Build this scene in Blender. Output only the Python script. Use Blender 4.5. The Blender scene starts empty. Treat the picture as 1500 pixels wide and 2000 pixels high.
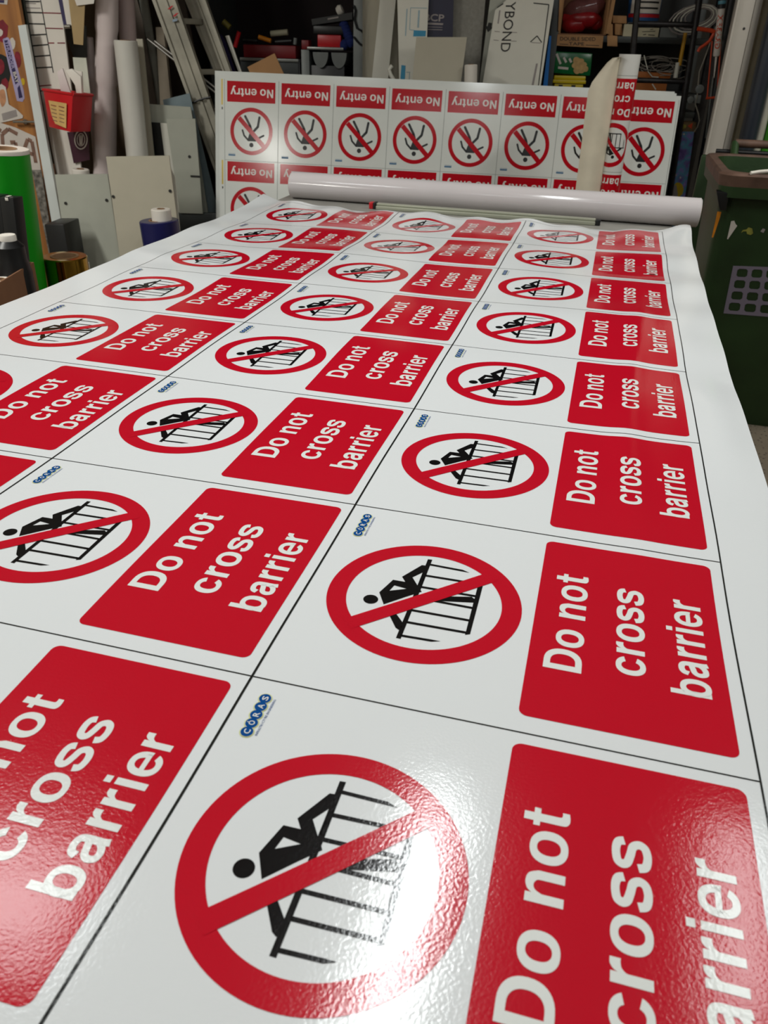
import bpy, bmesh, math, random
from mathutils import Vector, Matrix
from mathutils.geometry import tessellate_polygon
random.seed(7)
S = bpy.context.scene
C = S.collection
R = math.radians
V = Vector

# ------------------------------------------------------------------ camera, world, lights, exposure
F_PX = 1544.946
CAM = V((1.0258, -0.1589, 1.3563))
AX_R = V((0.96557674, 0.25890701, 0.02507409))      # camera right
AX_D = V((0.15249332, -0.48533668, -0.86092630))    # camera down
AX_F = V((-0.21073048, 0.83511405, -0.50811140))    # camera forward
cd = bpy.data.cameras.new('camera')
cam = bpy.data.objects.new('camera', cd); C.objects.link(cam)
cd.sensor_fit = 'VERTICAL'; cd.sensor_height = 36.0; cd.lens = F_PX / 2000 * 36.0
cd.clip_start = 0.01; cd.clip_end = 60
M3 = Matrix((AX_R, -AX_D, -AX_F)).transposed()
cam.matrix_world = Matrix.Translation(CAM) @ M3.to_4x4()
cd.dof.use_dof = True; cd.dof.focus_distance = 1.15; cd.dof.aperture_fstop = 13.0
S.camera = cam

S.view_settings.view_transform = 'Standard'
S.view_settings.look = 'None'
S.view_settings.gamma = 1.0
S.view_settings.use_curve_mapping = False
S.view_settings.exposure = 0.13
w = bpy.data.worlds.new('world'); S.world = w; w.use_nodes = True
w.node_tree.nodes['Background'].inputs[0].default_value = (0.9, 1.0, 0.97, 1)
w.node_tree.nodes['Background'].inputs[1].default_value = 0.10

CEIL = 2.95
def area_light(name, loc, sx, sy, power, col=(0.95, 1.0, 0.97)):
    l = bpy.data.lights.new(name, 'AREA'); l.shape = 'RECTANGLE'; l.size = sx; l.size_y = sy
    l.energy = power; l.color = col
    o = bpy.data.objects.new(name, l); C.objects.link(o); o.location = loc
    return o
# tubes of ceiling fittings, ending with added fill lights (housings built with the room)
FITTINGS_AND_FILL = [((0.77, 1.20, 2.66), 0.13, 0.80, 12.0),
            ((-0.42, 1.05, 2.66), 0.46, 0.34, 4.6),
            ((1.72, 1.45, 2.66), 0.16, 0.70, 3.4),
            ((-1.42, -1.75, 2.66), 0.30, 1.2, 40.0),
            ((0.70, 0.10, 2.66), 1.2, 0.25, 4.5),  # added fill that brightens the sheet without mirroring in its gloss
            ((-2.20, 1.55, 2.66), 0.3, 1.2, 56.0),  # added fill for the left background, placed clear of the sheet's reflections
            ((2.65, 2.70, 2.66), 0.3, 1.2, 32.0)]  # added fill for the far right side
for (loc, sx, sy, pw) in FITTINGS_AND_FILL:
    area_light('tube_or_fill_light', (loc[0], loc[1], loc[2] - 0.012), sx, sy, pw, (1.0, 0.985, 0.92) if pw > 20 else (0.96, 1.0, 1.0))

# ------------------------------------------------------------------ materials
def lin(c):
    return tuple(((x / 255) / 12.92 if x / 255 <= 0.04045 else (((x / 255) + 0.055) / 1.055) ** 2.4) for x in c)
MATS = {}
def mat(name, rgb, rough=0.5, metal=0.0, var=0.12, scale=9.0, bump=0.0, bscale=120.0, spec=0.5, coat=0.0):
    if name in MATS: return MATS[name]
    m = bpy.data.materials.new(name); m.use_nodes = True
    nt = m.node_tree; b = nt.nodes['Principled BSDF']
    col = lin(rgb)
    geo = nt.nodes.new('ShaderNodeTexCoord')
    nz = nt.nodes.new('ShaderNodeTexNoise'); nz.inputs['Scale'].default_value = scale; nz.inputs['Detail'].default_value = 5
    nt.links.new(geo.outputs['Object'], nz.inputs['Vector'])
    rp = nt.nodes.new('ShaderNodeValToRGB')
    lo = tuple(max(0, c * (1 - var)) for c in col); hi = tuple(min(1, c * (1 + var)) for c in col)
    rp.color_ramp.elements[0].position = 0.3; rp.color_ramp.elements[0].color = (*lo, 1)
    rp.color_ramp.elements[1].position = 0.7; rp.color_ramp.elements[1].color = (*hi, 1)
    nt.links.new(nz.outputs['Fac'], rp.inputs['Fac']); nt.links.new(rp.outputs['Color'], b.inputs['Base Color'])
    b.inputs['Roughness'].default_value = rough; b.inputs['Metallic'].default_value = metal
    b.inputs['Specular IOR Level'].default_value = spec
    if coat: b.inputs['Coat Weight'].default_value = coat; b.inputs['Coat Roughness'].default_value = 0.1
    if bump:
        n2 = nt.nodes.new('ShaderNodeTexNoise'); n2.inputs['Scale'].default_value = bscale; n2.inputs['Detail'].default_value = 3
        nt.links.new(geo.outputs['Object'], n2.inputs['Vector'])
        bp = nt.nodes.new('ShaderNodeBump'); bp.inputs['Strength'].default_value = bump; bp.inputs['Distance'].default_value = 0.002
        nt.links.new(n2.outputs['Fac'], bp.inputs['Height']); nt.links.new(bp.outputs['Normal'], b.inputs['Normal'])
    MATS[name] = m
    return m
def vinyl(name, rgb, rough=0.12, strength=0.085):
    """printed glossy self-adhesive vinyl: fine orange peel plus soft buckles in the gloss"""
    if name in MATS: return MATS[name]
    m = bpy.data.materials.new(name); m.use_nodes = True
    nt = m.node_tree; b = nt.nodes['Principled BSDF']
    b.inputs['Base Color'].default_value = (*lin(rgb), 1)
    b.inputs['Roughness'].default_value = rough
    b.inputs['Specular IOR Level'].default_value = 0.5
    geo = nt.nodes.new('ShaderNodeNewGeometry')
    n1 = nt.nodes.new('ShaderNodeTexNoise'); n1.inputs['Scale'].default_value = 420; n1.inputs['Detail'].default_value = 2
    n2 = nt.nodes.new('ShaderNodeTexNoise'); n2.inputs['Scale'].default_value = 26; n2.inputs['Detail'].default_value = 4
    for n in (n1, n2): nt.links.new(geo.outputs['Position'], n.inputs['Vector'])
    b1 = nt.nodes.new('ShaderNodeBump'); b1.inputs['Strength'].default_value = strength; b1.inputs['Distance'].default_value = 0.0012
    b2 = nt.nodes.new('ShaderNodeBump'); b2.inputs['Strength'].default_value = strength * 0.35; b2.inputs['Distance'].default_value = 0.006
    nt.links.new(n1.outputs['Fac'], b1.inputs['Height']); nt.links.new(n2.outputs['Fac'], b2.inputs['Height'])
    nt.links.new(b2.outputs['Normal'], b1.inputs['Normal']); nt.links.new(b1.outputs['Normal'], b.inputs['Normal'])
    MATS[name] = m
    return m
def wood(name, rgb, rgb2, scale=3.0, axis=(1, 1, 0.08)):
    if name in MATS: return MATS[name]
    m = bpy.data.materials.new(name); m.use_nodes = True
    nt = m.node_tree; b = nt.nodes['Principled BSDF']
    tc = nt.nodes.new('ShaderNodeTexCoord'); mp = nt.nodes.new('ShaderNodeMapping'); mp.inputs['Scale'].default_value = axis
    nz = nt.nodes.new('ShaderNodeTexNoise'); nz.inputs['Scale'].default_value = scale * 12; nz.inputs['Detail'].default_value = 6
    rp = nt.nodes.new('ShaderNodeValToRGB')
    rp.color_ramp.elements[0].position = 0.35; rp.color_ramp.elements[0].color = (*lin(rgb2), 1)
    rp.color_ramp.elements[1].position = 0.65; rp.color_ramp.elements[1].color = (*lin(rgb), 1)
    nt.links.new(tc.outputs['Object'], mp.inputs['Vector']); nt.links.new(mp.outputs['Vector'], nz.inputs['Vector'])
    nt.links.new(nz.outputs['Fac'], rp.inputs['Fac']); nt.links.new(rp.outputs['Color'], b.inputs['Base Color'])
    b.inputs['Roughness'].default_value = 0.55
    MATS[name] = m
    return m

WHITE_V = vinyl('white_vinyl', (229, 232, 233)); RED_V = vinyl('red_ink', (196, 14, 38)); BLACK_V = vinyl('black_ink', (14, 14, 16))
TEXT_V = vinyl('white_print', (232, 235, 231)); BLUE_V = vinyl('blue_ink', (4, 74, 142)); HALO_V = vinyl('pale_yellow_ink', (222, 226, 150))
LINE_V = vinyl('cut_line_ink', (30, 32, 30))
B_WHITE = mat('board_white', (228, 232, 228), 0.14, var=0.02, spec=0.35); B_RED = mat('board_red', (190, 10, 30), 0.14, var=0.03, spec=0.35)
B_BLACK = mat('board_black', (16, 16, 18), 0.3); B_TEXT = mat('board_text', (236, 232, 228), 0.3, var=0.02)
B_BLUE = mat('board_blue', (60, 110, 150), 0.4); B_LINE = mat('board_line', (150, 155, 152), 0.4); B_YEL = mat('board_yellow', (216, 190, 90), 0.4)
B_CORE = mat('board_core', (70, 72, 74), 0.5)
ALU = mat('aluminium', (190, 188, 182), 0.38, 0.75, 0.10, 6, 0.1, 60)
ALU_D = mat('weathered_aluminium', (168, 164, 150), 0.5, 0.35, 0.22, 7, 0.15, 50)
STEEL_D = mat('dark_grey_steel', (62, 66, 66), 0.45, 0.2, 0.12)
STEEL_G = mat('grey_steel', (118, 122, 120), 0.45, 0.2, 0.12)
BLACK_P = mat('black_plastic', (20, 21, 23), 0.4, 0, 0.1)
BLACK_M = mat('black_worn_metal', (40, 37, 38), 0.42, 0.3, 0.5, 25)
RED_P = mat('red_plastic', (200, 22, 34), 0.35, 0, 0.06)
RED_D = mat('dark_red_paint', (120, 16, 24), 0.45, 0, 0.1)
CARD = mat('brown_cardboard', (176, 132, 88), 0.75, 0, 0.1)
CARD_D = mat('dark_cardboard', (128, 88, 60), 0.75, 0, 0.1)
PAPER = mat('white_paper', (230, 224, 214), 0.7, 0, 0.03)
PAPER_P = mat('pinkish_paper', (222, 208, 206), 0.55, 0, 0.05)
CREAM = mat('cream_liner', (226, 216, 194), 0.6, 0, 0.06, 14)
PANEL_W = mat('panel_white', (222, 220, 208), 0.45, 0, 0.03)
PANEL_G = mat('panel_light_grey', (182, 176, 158), 0.5, 0, 0.03)
PANEL_C = mat('panel_cool_grey', (172, 174, 162), 0.45, 0, 0.04)
INK = mat('dark_ink', (38, 38, 36), 0.6)
GREEN_B = mat('bin_green', (34, 58, 26), 0.5, 0, 0.25, 5, 0.2, 90)
BROWN_R = mat('bin_brown_dirt', (94, 70, 58), 0.6, 0, 0.35, 14)

# ------------------------------------------------------------------ mesh helpers
BASE = {}
def props(o, label=None, cat=None, group=None, kind=None):
    if label: o['label'] = label
    if cat: o['category'] = cat
    if group: o['group'] = group
    if kind: o['kind'] = kind
    return o
class MB:
    def __init__(s): s.v = []; s.f = []; s.m = []; s.mats = []
    def mi(s, m):
        if m not in s.mats: s.mats.append(m)
        return s.mats.index(m)
    def add(s, verts, faces, m):
        n = len(s.v); i = s.mi(m)
        s.v += [V(p) for p in verts]; s.f += [[n + k for k in f] for f in faces]; s.m += [i] * len(faces)
        return s
    def box(s, lo, hi, m):
        x0, y0, z0 = lo; x1, y1, z1 = hi
        return s.add([(x0,y0,z0),(x1,y0,z0),(x1,y1,z0),(x0,y1,z0),(x0,y0,z1),(x1,y0,z1),(x1,y1,z1),(x0,y1,z1)],
                     [(3,2,1,0),(4,5,6,7),(0,1,5,4),(1,2,6,5),(2,3,7,6),(3,0,4,7)], m)
    def obox(s, o, a, b, c, m):
        """box from corner o with edge vectors a, b, c"""
        o, a, b, c = V(o), V(a), V(b), V(c)
        return s.add([o, o+a, o+a+b, o+b, o+c, o+a+c, o+a+b+c, o+b+c],
                     [(3,2,1,0),(4,5,6,7),(0,1,5,4),(1,2,6,5),(2,3,7,6),(3,0,4,7)], m)
    def prism(s, loop, d, m):
        n = len(loop); loop = [V(p) for p in loop]; d = V(d)
        fs = tessellate_polygon([loop]) if n > 4 else [tuple(range(n))]
        vs = loop + [p + d for p in loop]
        faces = [tuple(f) for f in fs] + [tuple(n + k for k in reversed(f)) for f in fs]
        faces += [(i, n + i, n + (i + 1) % n, (i + 1) % n) for i in range(n)]
        return s.add(vs, faces, m)
    def tube(s, p0, p1, r0, r1=None, m=None, n=24, caps=True, mcap=None):
        r1 = r0 if r1 is None else r1
        p0, p1 = V(p0), V(p1); ax = (p1 - p0).normalized()
        u = ax.orthogonal().normalized(); w = ax.cross(u)
        vs = []
        for p, r in ((p0, r0), (p1, r1)):
            vs += [p + (u * math.cos(2*math.pi*k/n) + w * math.sin(2*math.pi*k/n)) * r for k in range(n)]
        s.add(vs, [(k, (k+1) % n, n + (k+1) % n, n + k) for k in range(n)], m)
        if caps: s.add(vs, [tuple(range(n-1, -1, -1)), tuple(range(n, 2*n))], mcap or m)
        return s
    def lathe(s, prof, p0, ax, m, n=32):
        """profile of (r, t) along axis ax from p0"""
        p0, ax = V(p0), V(ax).normalized(); u = ax.orthogonal().normalized(); w = ax.cross(u)
        vs = []
        for r, t in prof:
            vs += [p0 + ax * t + (u * math.cos(2*math.pi*k/n) + w * math.sin(2*math.pi*k/n)) * r for k in range(n)]
        fs = [(j*n + k, j*n + (k+1) % n, (j+1)*n + (k+1) % n, (j+1)*n + k) for j in range(len(prof)-1) for k in range(n)]
        return s.add(vs, fs, m)
    def path(s, pts, r, m, n=8):
        pts = [V(p) for p in pts]; vs = []; u = None
        for i, p in enumerate(pts):
            t = (pts[min(i+1, len(pts)-1)] - pts[max(i-1, 0)]).normalized()
            if u is None: u = t.orthogonal().normalized()
            u = (u - t * u.dot(t)).normalized(); w = t.cross(u)
            vs += [p + (u * math.cos(2*math.pi*k/n) + w * math.sin(2*math.pi*k/n)) * r for k in range(n)]
        fs = [(j*n + k, j*n + (k+1) % n, (j+1)*n + (k+1) % n, (j+1)*n + k) for j in range(len(pts)-1) for k in range(n)]
        fs += [tuple(range(n-1, -1, -1)), tuple((len(pts)-1)*n + k for k in range(n))]
        return s.add(vs, fs, m)
    def build(s, name, parent=None, bevel=0.0, smooth=35, label=None, cat=None, group=None, kind=None, seg=2, recalc=True):
        me = bpy.data.meshes.new(name)
        if parent is None:
            xs = [p.x for p in s.v]; ys = [p.y for p in s.v]; zs = [p.z for p in s.v]
            base = V(((min(xs)+max(xs))/2, (min(ys)+max(ys))/2, min(zs)))
        else: base = BASE[parent.name]
        me.from_pydata([p - base for p in s.v], [], s.f)
        for m in s.mats: me.materials.append(m)
        me.polygons.foreach_set('material_index', s.m)
        if recalc or bevel:
            bm = bmesh.new(); bm.from_mesh(me)
            bmesh.ops.remove_doubles(bm, verts=bm.verts, dist=1e-6)
            bmesh.ops.recalc_face_normals(bm, faces=bm.faces)
            if bevel:
                es = [e for e in bm.edges if len(e.link_faces) == 2 and e.calc_face_angle(0) > 0.6]
                bmesh.ops.bevel(bm, geom=es, offset=bevel, segments=seg, affect='EDGES', profile=0.5, clamp_overlap=True)
            bm.to_mesh(me); bm.free()
        if smooth:
            for p in me.polygons: p.use_smooth = True
            me.set_sharp_from_angle(angle=R(smooth))
        o = bpy.data.objects.new(name, me); C.objects.link(o)
        if parent is None: o.location = base; BASE[o.name] = base
        else: o.parent = parent; BASE[o.name] = base
        return props(o, label, cat, group, kind)
def thing(name, label, cat, base, group=None):
    o = bpy.data.objects.new(name, None); o.empty_display_size = 0.05
    C.objects.link(o); o.location = base; BASE[o.name] = V(base)
    return props(o, label, cat, group)

# ------------------------------------------------------------------ the background's own frame: s along the back wall, d into the room's depth
BO = V((-1.0637, 4.3225, 0)); YAW = math.atan2(0.1425, 0.9898)
EX = V((math.cos(YAW), math.sin(YAW), 0)); EY = V((-math.sin(YAW), math.cos(YAW), 0)); EZ = V((0, 0, 1))
def W(s_, d, z): return BO + EX * s_ + EY * d + EZ * z
def ray(px, py): return AX_R * ((px - 750) / F_PX) + AX_D * ((py - 1000) / F_PX) + AX_F
def hit(px, py, pl):
    """point of the standing plane d = d0 + k (z - z0) that the photo shows at a pixel"""
    d0, z0, k = pl if isinstance(pl, tuple) else (pl, 0.0, 0.0)
    n = EY - EZ * k; r = ray(px, py); o = W(0, d0, z0)
    return CAM + r * ((o - CAM).dot(n) / r.dot(n))
def shift(pl, e):
    return (pl[0] + e, pl[1], pl[2]) if isinstance(pl, tuple) else pl + e
def pz(px, py, d): return hit(px, py, d).z
def floor_down(a, b):
    """continue the line a -> b to the floor"""
    t = a.z / (a.z - b.z); return a + (b - a) * t
def board_pts(px4, pl, floor=True, up=0.0):
    tl, tr, br, bl = [hit(*p, pl) for p in px4]
    if up: tl, tr = tl + (tl - bl).normalized() * up, tr + (tr - br).normalized() * up
    if floor: bl, br = floor_down(tl, bl), floor_down(tr, br)
    return [tl, tr, br, bl]
def board(mb, px4, pl, th, m, floor=True, up=0.0):
    return mb.prism(board_pts(px4, pl, floor, up), EY * th, m)
def poly(mb, pxs, pl, m, off=-0.0015, th=0.0012):
    return mb.prism([hit(*p, shift(pl, off)) for p in pxs], EY * th, m)
def bar(mb, p0, p1, wpx, pl, m, off=-0.0015):
    """a thin printed line between two photo points"""
    a, b = hit(*p0, shift(pl, off)), hit(*p1, shift(pl, off)); n = EY; t = (b - a).normalized(); q = t.cross(n).normalized() * (wpx / 2)
    return mb.prism([a + q, b + q, b - q, a - q], EY * 0.001, m)

# ------------------------------------------------------------------ lettering
TXT = {}
def text_mesh(body, bold=0.02, space=1.0, res=3):
    key = (body, bold, space, res)
    if key in TXT: return TXT[key]
    cu = bpy.data.curves.new('lettering', 'FONT'); cu.body = body; cu.offset = bold; cu.space_character = space
    cu.resolution_u = res; cu.fill_mode = 'FRONT'
    ob = bpy.data.objects.new('lettering', cu); C.objects.link(ob)
    dg = bpy.context.evaluated_depsgraph_get()
    me = bpy.data.meshes.new_from_object(ob.evaluated_get(dg))
    vs = [(v.co.x, v.co.y) for v in me.vertices]; fs = [tuple(p.vertices) for p in me.polygons]
    C.objects.unlink(ob); bpy.data.objects.remove(ob); bpy.data.curves.remove(cu); bpy.data.meshes.remove(me)
    x0 = min(v[0] for v in vs); x1 = max(v[0] for v in vs)
    vs = [((x - x0) / (x1 - x0), y / 0.73) for x, y in vs]     # x: 0..1 across, y: 1 = cap height
    TXT[key] = (vs, fs); return TXT[key]

# grotesque bold letters for the signs, drawn as outlines (cap height = 1)
def arc(cx, cy, rx, ry, a0, a1, n=18, e=2.25):
    out = []
    for k in range(n + 1):
        a = R(a0 + (a1 - a0)*k/n); c, s_ = math.cos(a), math.sin(a)
        out.append((cx + rx*math.copysign(abs(c)**(2/e), c), cy + ry*math.copysign(abs(s_)**(2/e), s_)))
    return out
def spline(pts, n=7):
    out = []; P = [pts[0]] + list(pts) + [pts[-1]]
    for i in range(1, len(P)-2):
        for k in range(n):
            t = k/n; a, b, c, d = P[i-1], P[i], P[i+1], P[i+2]
            out.append(tuple(0.5*(2*b[j] + (c[j]-a[j])*t + (2*a[j]-5*b[j]+4*c[j]-d[j])*t*t + (3*b[j]-a[j]-3*c[j]+d[j])*t**3) for j in (0, 1)))
    return out + [tuple(pts[-1])]
def ribbon(pts, w0, w1=None):
    """outline of a pen stroke; w0 = width of vertical runs, w1 = of horizontal runs"""
    w1 = w1 or w0; l = []; r = []
    for i, p in enumerate(pts):
        a = V(pts[max(i-1, 0)]); b = V(pts[min(i+1, len(pts)-1)]); t = (b - a).normalized()
        w_ = (w0*abs(t.y) + w1*abs(t.x))/(abs(t.x) + abs(t.y))/2
        l.append((p[0] - t.y*w_, p[1] + t.x*w_)); r.append((p[0] + t.y*w_, p[1] - t.x*w_))
    return l + r[::-1]
def glyphs():
    G = {}
    rect = lambda x0, y0, x1, y1: [(x0,y0),(x1,y0),(x1,y1),(x0,y1)]
    xh = .741; cy = .3705
    G['D'] = 1.0, [([(.1,0),(.1,1)] + arc(.45,.5,.505,.5,90,-90), [[(.31,.172),(.31,.828)] + arc(.44,.5,.30,.328,90,-90)])]
    G['o'] = .851, [(arc(.4255,cy,.382,.388,0,360,44)[:-1], [arc(.4255,cy,.183,.240,0,360,36)[:-1]])]
    G['n'] = .851, [(rect(.085,0,.28,xh), []), ([(.28,.60)] + spline([(.28,.62),(.36,.715),(.52,.755),(.68,.70),(.766,.52)]) + [(.766,0),(.571,0)] + spline([(.571,.43),(.555,.535),(.46,.592),(.35,.555),(.28,.42)]), [])]
    G['t'] = .464, [([(.02,xh),(.125,xh),(.125,.945),(.322,.945),(.322,xh),(.452,xh),(.452,.605),(.322,.605)] + spline([(.322,.24),(.335,.168),(.395,.150),(.452,.156)]) + [(.452,.008)] + spline([(.36,-.008),(.235,-.005),(.145,.055),(.125,.165)]) + [(.125,.605),(.02,.605)], [])]
    G['c'] = .774, [(arc(.41,cy,.366,.388,24,336,36) + arc(.41,cy,.172,.240,330,30,30), [])]
    G['e'] = .774, [(arc(.40,cy,.366,.388,-8,330,40) + arc(.40,cy,.178,.240,322,-8,34), []), (rect(.12,.318,.74,.438), [])]
    G['r'] = .542, [(rect(.085,0,.28,xh), []), (spline([(.272,.58),(.31,.68),(.40,.748),(.50,.755)]) + [(.525,.752),(.525,.56)] + spline([(.47,.566),(.36,.545),(.285,.46),(.28,.36)]), [])]
    G['i'] = .387, [(rect(.097,0,.292,xh), []), (rect(.097,.838,.292,1.005), [])]
    G['b'] = .851, [(rect(.085,0,.28,1), []), (arc(.437,cy,.366,.388,0,360,44)[:-1], [arc(.437,cy,.168,.238,0,360,36)[:-1]])]
    G['s'] = .774, [(ribbon(spline([(.665,.515),(.625,.625),(.515,.672),(.36,.677),(.195,.640),(.140,.545),(.19,.455),(.37,.395),(.56,.345),(.630,.225),(.575,.115),(.43,.066),(.28,.068),(.155,.115),(.11,.245)]), .190, .160), [])]
    G['a'] = .774, [(ribbon(spline([(.150,.505),(.195,.620),(.31,.672),(.45,.672),(.555,.615),(.582,.49),(.582,.30),(.584,.14),(.615,.0)]), .190, .155), []),
                    (ribbon(spline([(.60,.44),(.40,.395),(.205,.345),(.136,.225),(.185,.098),(.315,.068),(.46,.115),(.575,.215)]), .180, .150), [])]
    G['N'] = 1.0, [(rect(.095,0,.292,1), []), (rect(.712,0,.91,1), []), ([(.095,1),(.312,1),(.91,0),(.694,0)], [])]
    G['y'] = .774, [([(.008,xh),(.222,xh),(.392,.235),(.556,xh),(.765,xh),(.475,-.07)] + spline([(.475,-.07),(.43,-.19),(.345,-.272),(.215,-.29),(.105,-.282)]) + [(.105,-.128)] + spline([(.18,-.135),(.255,-.110),(.288,-.02)]), [])]
    return G
GLY = glyphs()
def sign_text(body):
    if ('sign', body) in TXT: return TXT[('sign', body)]
    vs = []; fs = []; x = 0.0
    for ch in body:
        if ch == ' ': x += .36; continue
        adv, shapes = GLY[ch]
        for outer, holes in shapes:
            loops = [[V((a, b, 0)) for a, b in outer]] + [[V((a, b, 0)) for a, b in h] for h in holes]
            n = len(vs); vs += [(p.x + x, p.y) for l in loops for p in l]
            fs += [tuple(n + k for k in f) for f in tessellate_polygon(loops)]
        x += adv + .03
    x0 = min(v[0] for v in vs); x1 = max(v[0] for v in vs)
    TXT[('sign', body)] = ([((a - x0)/(x1 - x0), b) for a, b in vs], fs); return TXT[('sign', body)]
def text_on(mb, body, start, end, up, pl, m, bold=0.02, space=1.0, off=-0.002):
    """lettering on a standing panel: baseline start, baseline end and cap-height point given where the photo shows them"""
    p = shift(pl, off); a, b, c = hit(*start, p), hit(*end, p), hit(*up, p)
    vs, fs = text_mesh(body, bold, space)
    mb.add([a + (b - a) * x + (c - a) * y for x, y in vs], fs, m)
    return mb

# ------------------------------------------------------------------ flat artwork (2D), later laid onto sheet, board or roll
class Art:
    def __init__(s): s.items = []                       # (material key, layer, verts2D, faces)
    def add(s, m, layer, vs, fs): s.items.append((m, layer, [tuple(v) for v in vs], [tuple(f) for f in fs])); return s
    def poly(s, m, layer, pts, holes=()):
        loops = [[V((x, y, 0)) for x, y in pts]] + [[V((x, y, 0)) for x, y in h] for h in holes]
        flat = [(p.x, p.y) for l in loops for p in l]
        return s.add(m, layer, flat, tessellate_polygon(loops))
    def ring(s, m, layer, c, ro, ri, n=72):
        vs = [(c[0] + r*math.cos(2*math.pi*k/n), c[1] + r*math.sin(2*math.pi*k/n)) for r in (ro, ri) for k in range(n)]
        return s.add(m, layer, vs, [(k, (k+1) % n, n + (k+1) % n, n + k) for k in range(n)])
    def disc(s, m, layer, c, r, n=28, ry=None, rot=0):
        ry = ry or r
        return s.add(m, layer, [(c[0] + r*math.cos(2*math.pi*k/n), c[1] + ry*math.sin(2*math.pi*k/n)) for k in range(n)], [tuple(range(n))])
    def rect(s, m, layer, x0, y0, x1, y1, r=0.0, n=6):
        if not r: return s.poly(m, layer, [(x0,y0),(x1,y0),(x1,y1),(x0,y1)])
        pts = []
        for cx, cy, a in ((x1-r, y0+r, -90), (x1-r, y1-r, 0), (x0+r, y1-r, 90), (x0+r, y0+r, 180)):
            pts += [(cx + r*math.cos(R(a + 90*k/n)), cy + r*math.sin(R(a + 90*k/n))) for k in range(n+1)]
        return s.poly(m, layer, pts)
    def line(s, m, layer, a, b, w_):
        a, b = V(a), V(b); t = (b - a).normalized(); q = V((-t.y, t.x)) * (w_ / 2)
        return s.poly(m, layer, [a+q, b+q, b-q, a-q])
    def stroke(s, m, layer, pts, w_):
        for a, b in zip(pts, pts[1:]): s.line(m, layer, a, b, w_)
        for p in pts: s.disc(m, layer, p, w_/2, 12)
        return s
    def text(s, m, layer, body, x0, x1, base, cap, bold=0.02, space=1.0, res=3):
        vs, fs = sign_text(body) if space == 1.06 else text_mesh(body, bold, space, res)
        return s.add(m, layer, [(x0 + (x1-x0)*x, base + cap*y) for x, y in vs], fs)
    def split(s, step):
        """cut everything along a grid so that the print follows a curved surface"""
        out = []
        for m, layer, vs, fs in s.items:
            bm = bmesh.new(); bv = [bm.verts.new((x, y, 0)) for x, y in vs]
            for f in fs:
                if len(set(f)) > 2:
                    try: bm.faces.new([bv[k] for k in f])
                    except ValueError: pass
            for ax in (0, 1):
                lo = min(v[ax] for v in vs); hi = max(v[ax] for v in vs)
                k = math.floor(lo / step) + 1
                while k * step < hi:
                    co = [0, 0, 0]; co[ax] = k * step; no = [0, 0, 0]; no[ax] = 1
                    bmesh.ops.bisect_plane(bm, geom=bm.verts[:] + bm.edges[:] + bm.faces[:], plane_co=co, plane_no=no, dist=1e-7)
                    k += 1
            for v in bm.verts: v.index = -1
            bm.verts.index_update()
            out.append((m, layer, [(v.co.x, v.co.y) for v in bm.verts], [tuple(v.index for v in f.verts) for f in bm.faces]))
            bm.free()
        s.items = out
        return s

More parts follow.
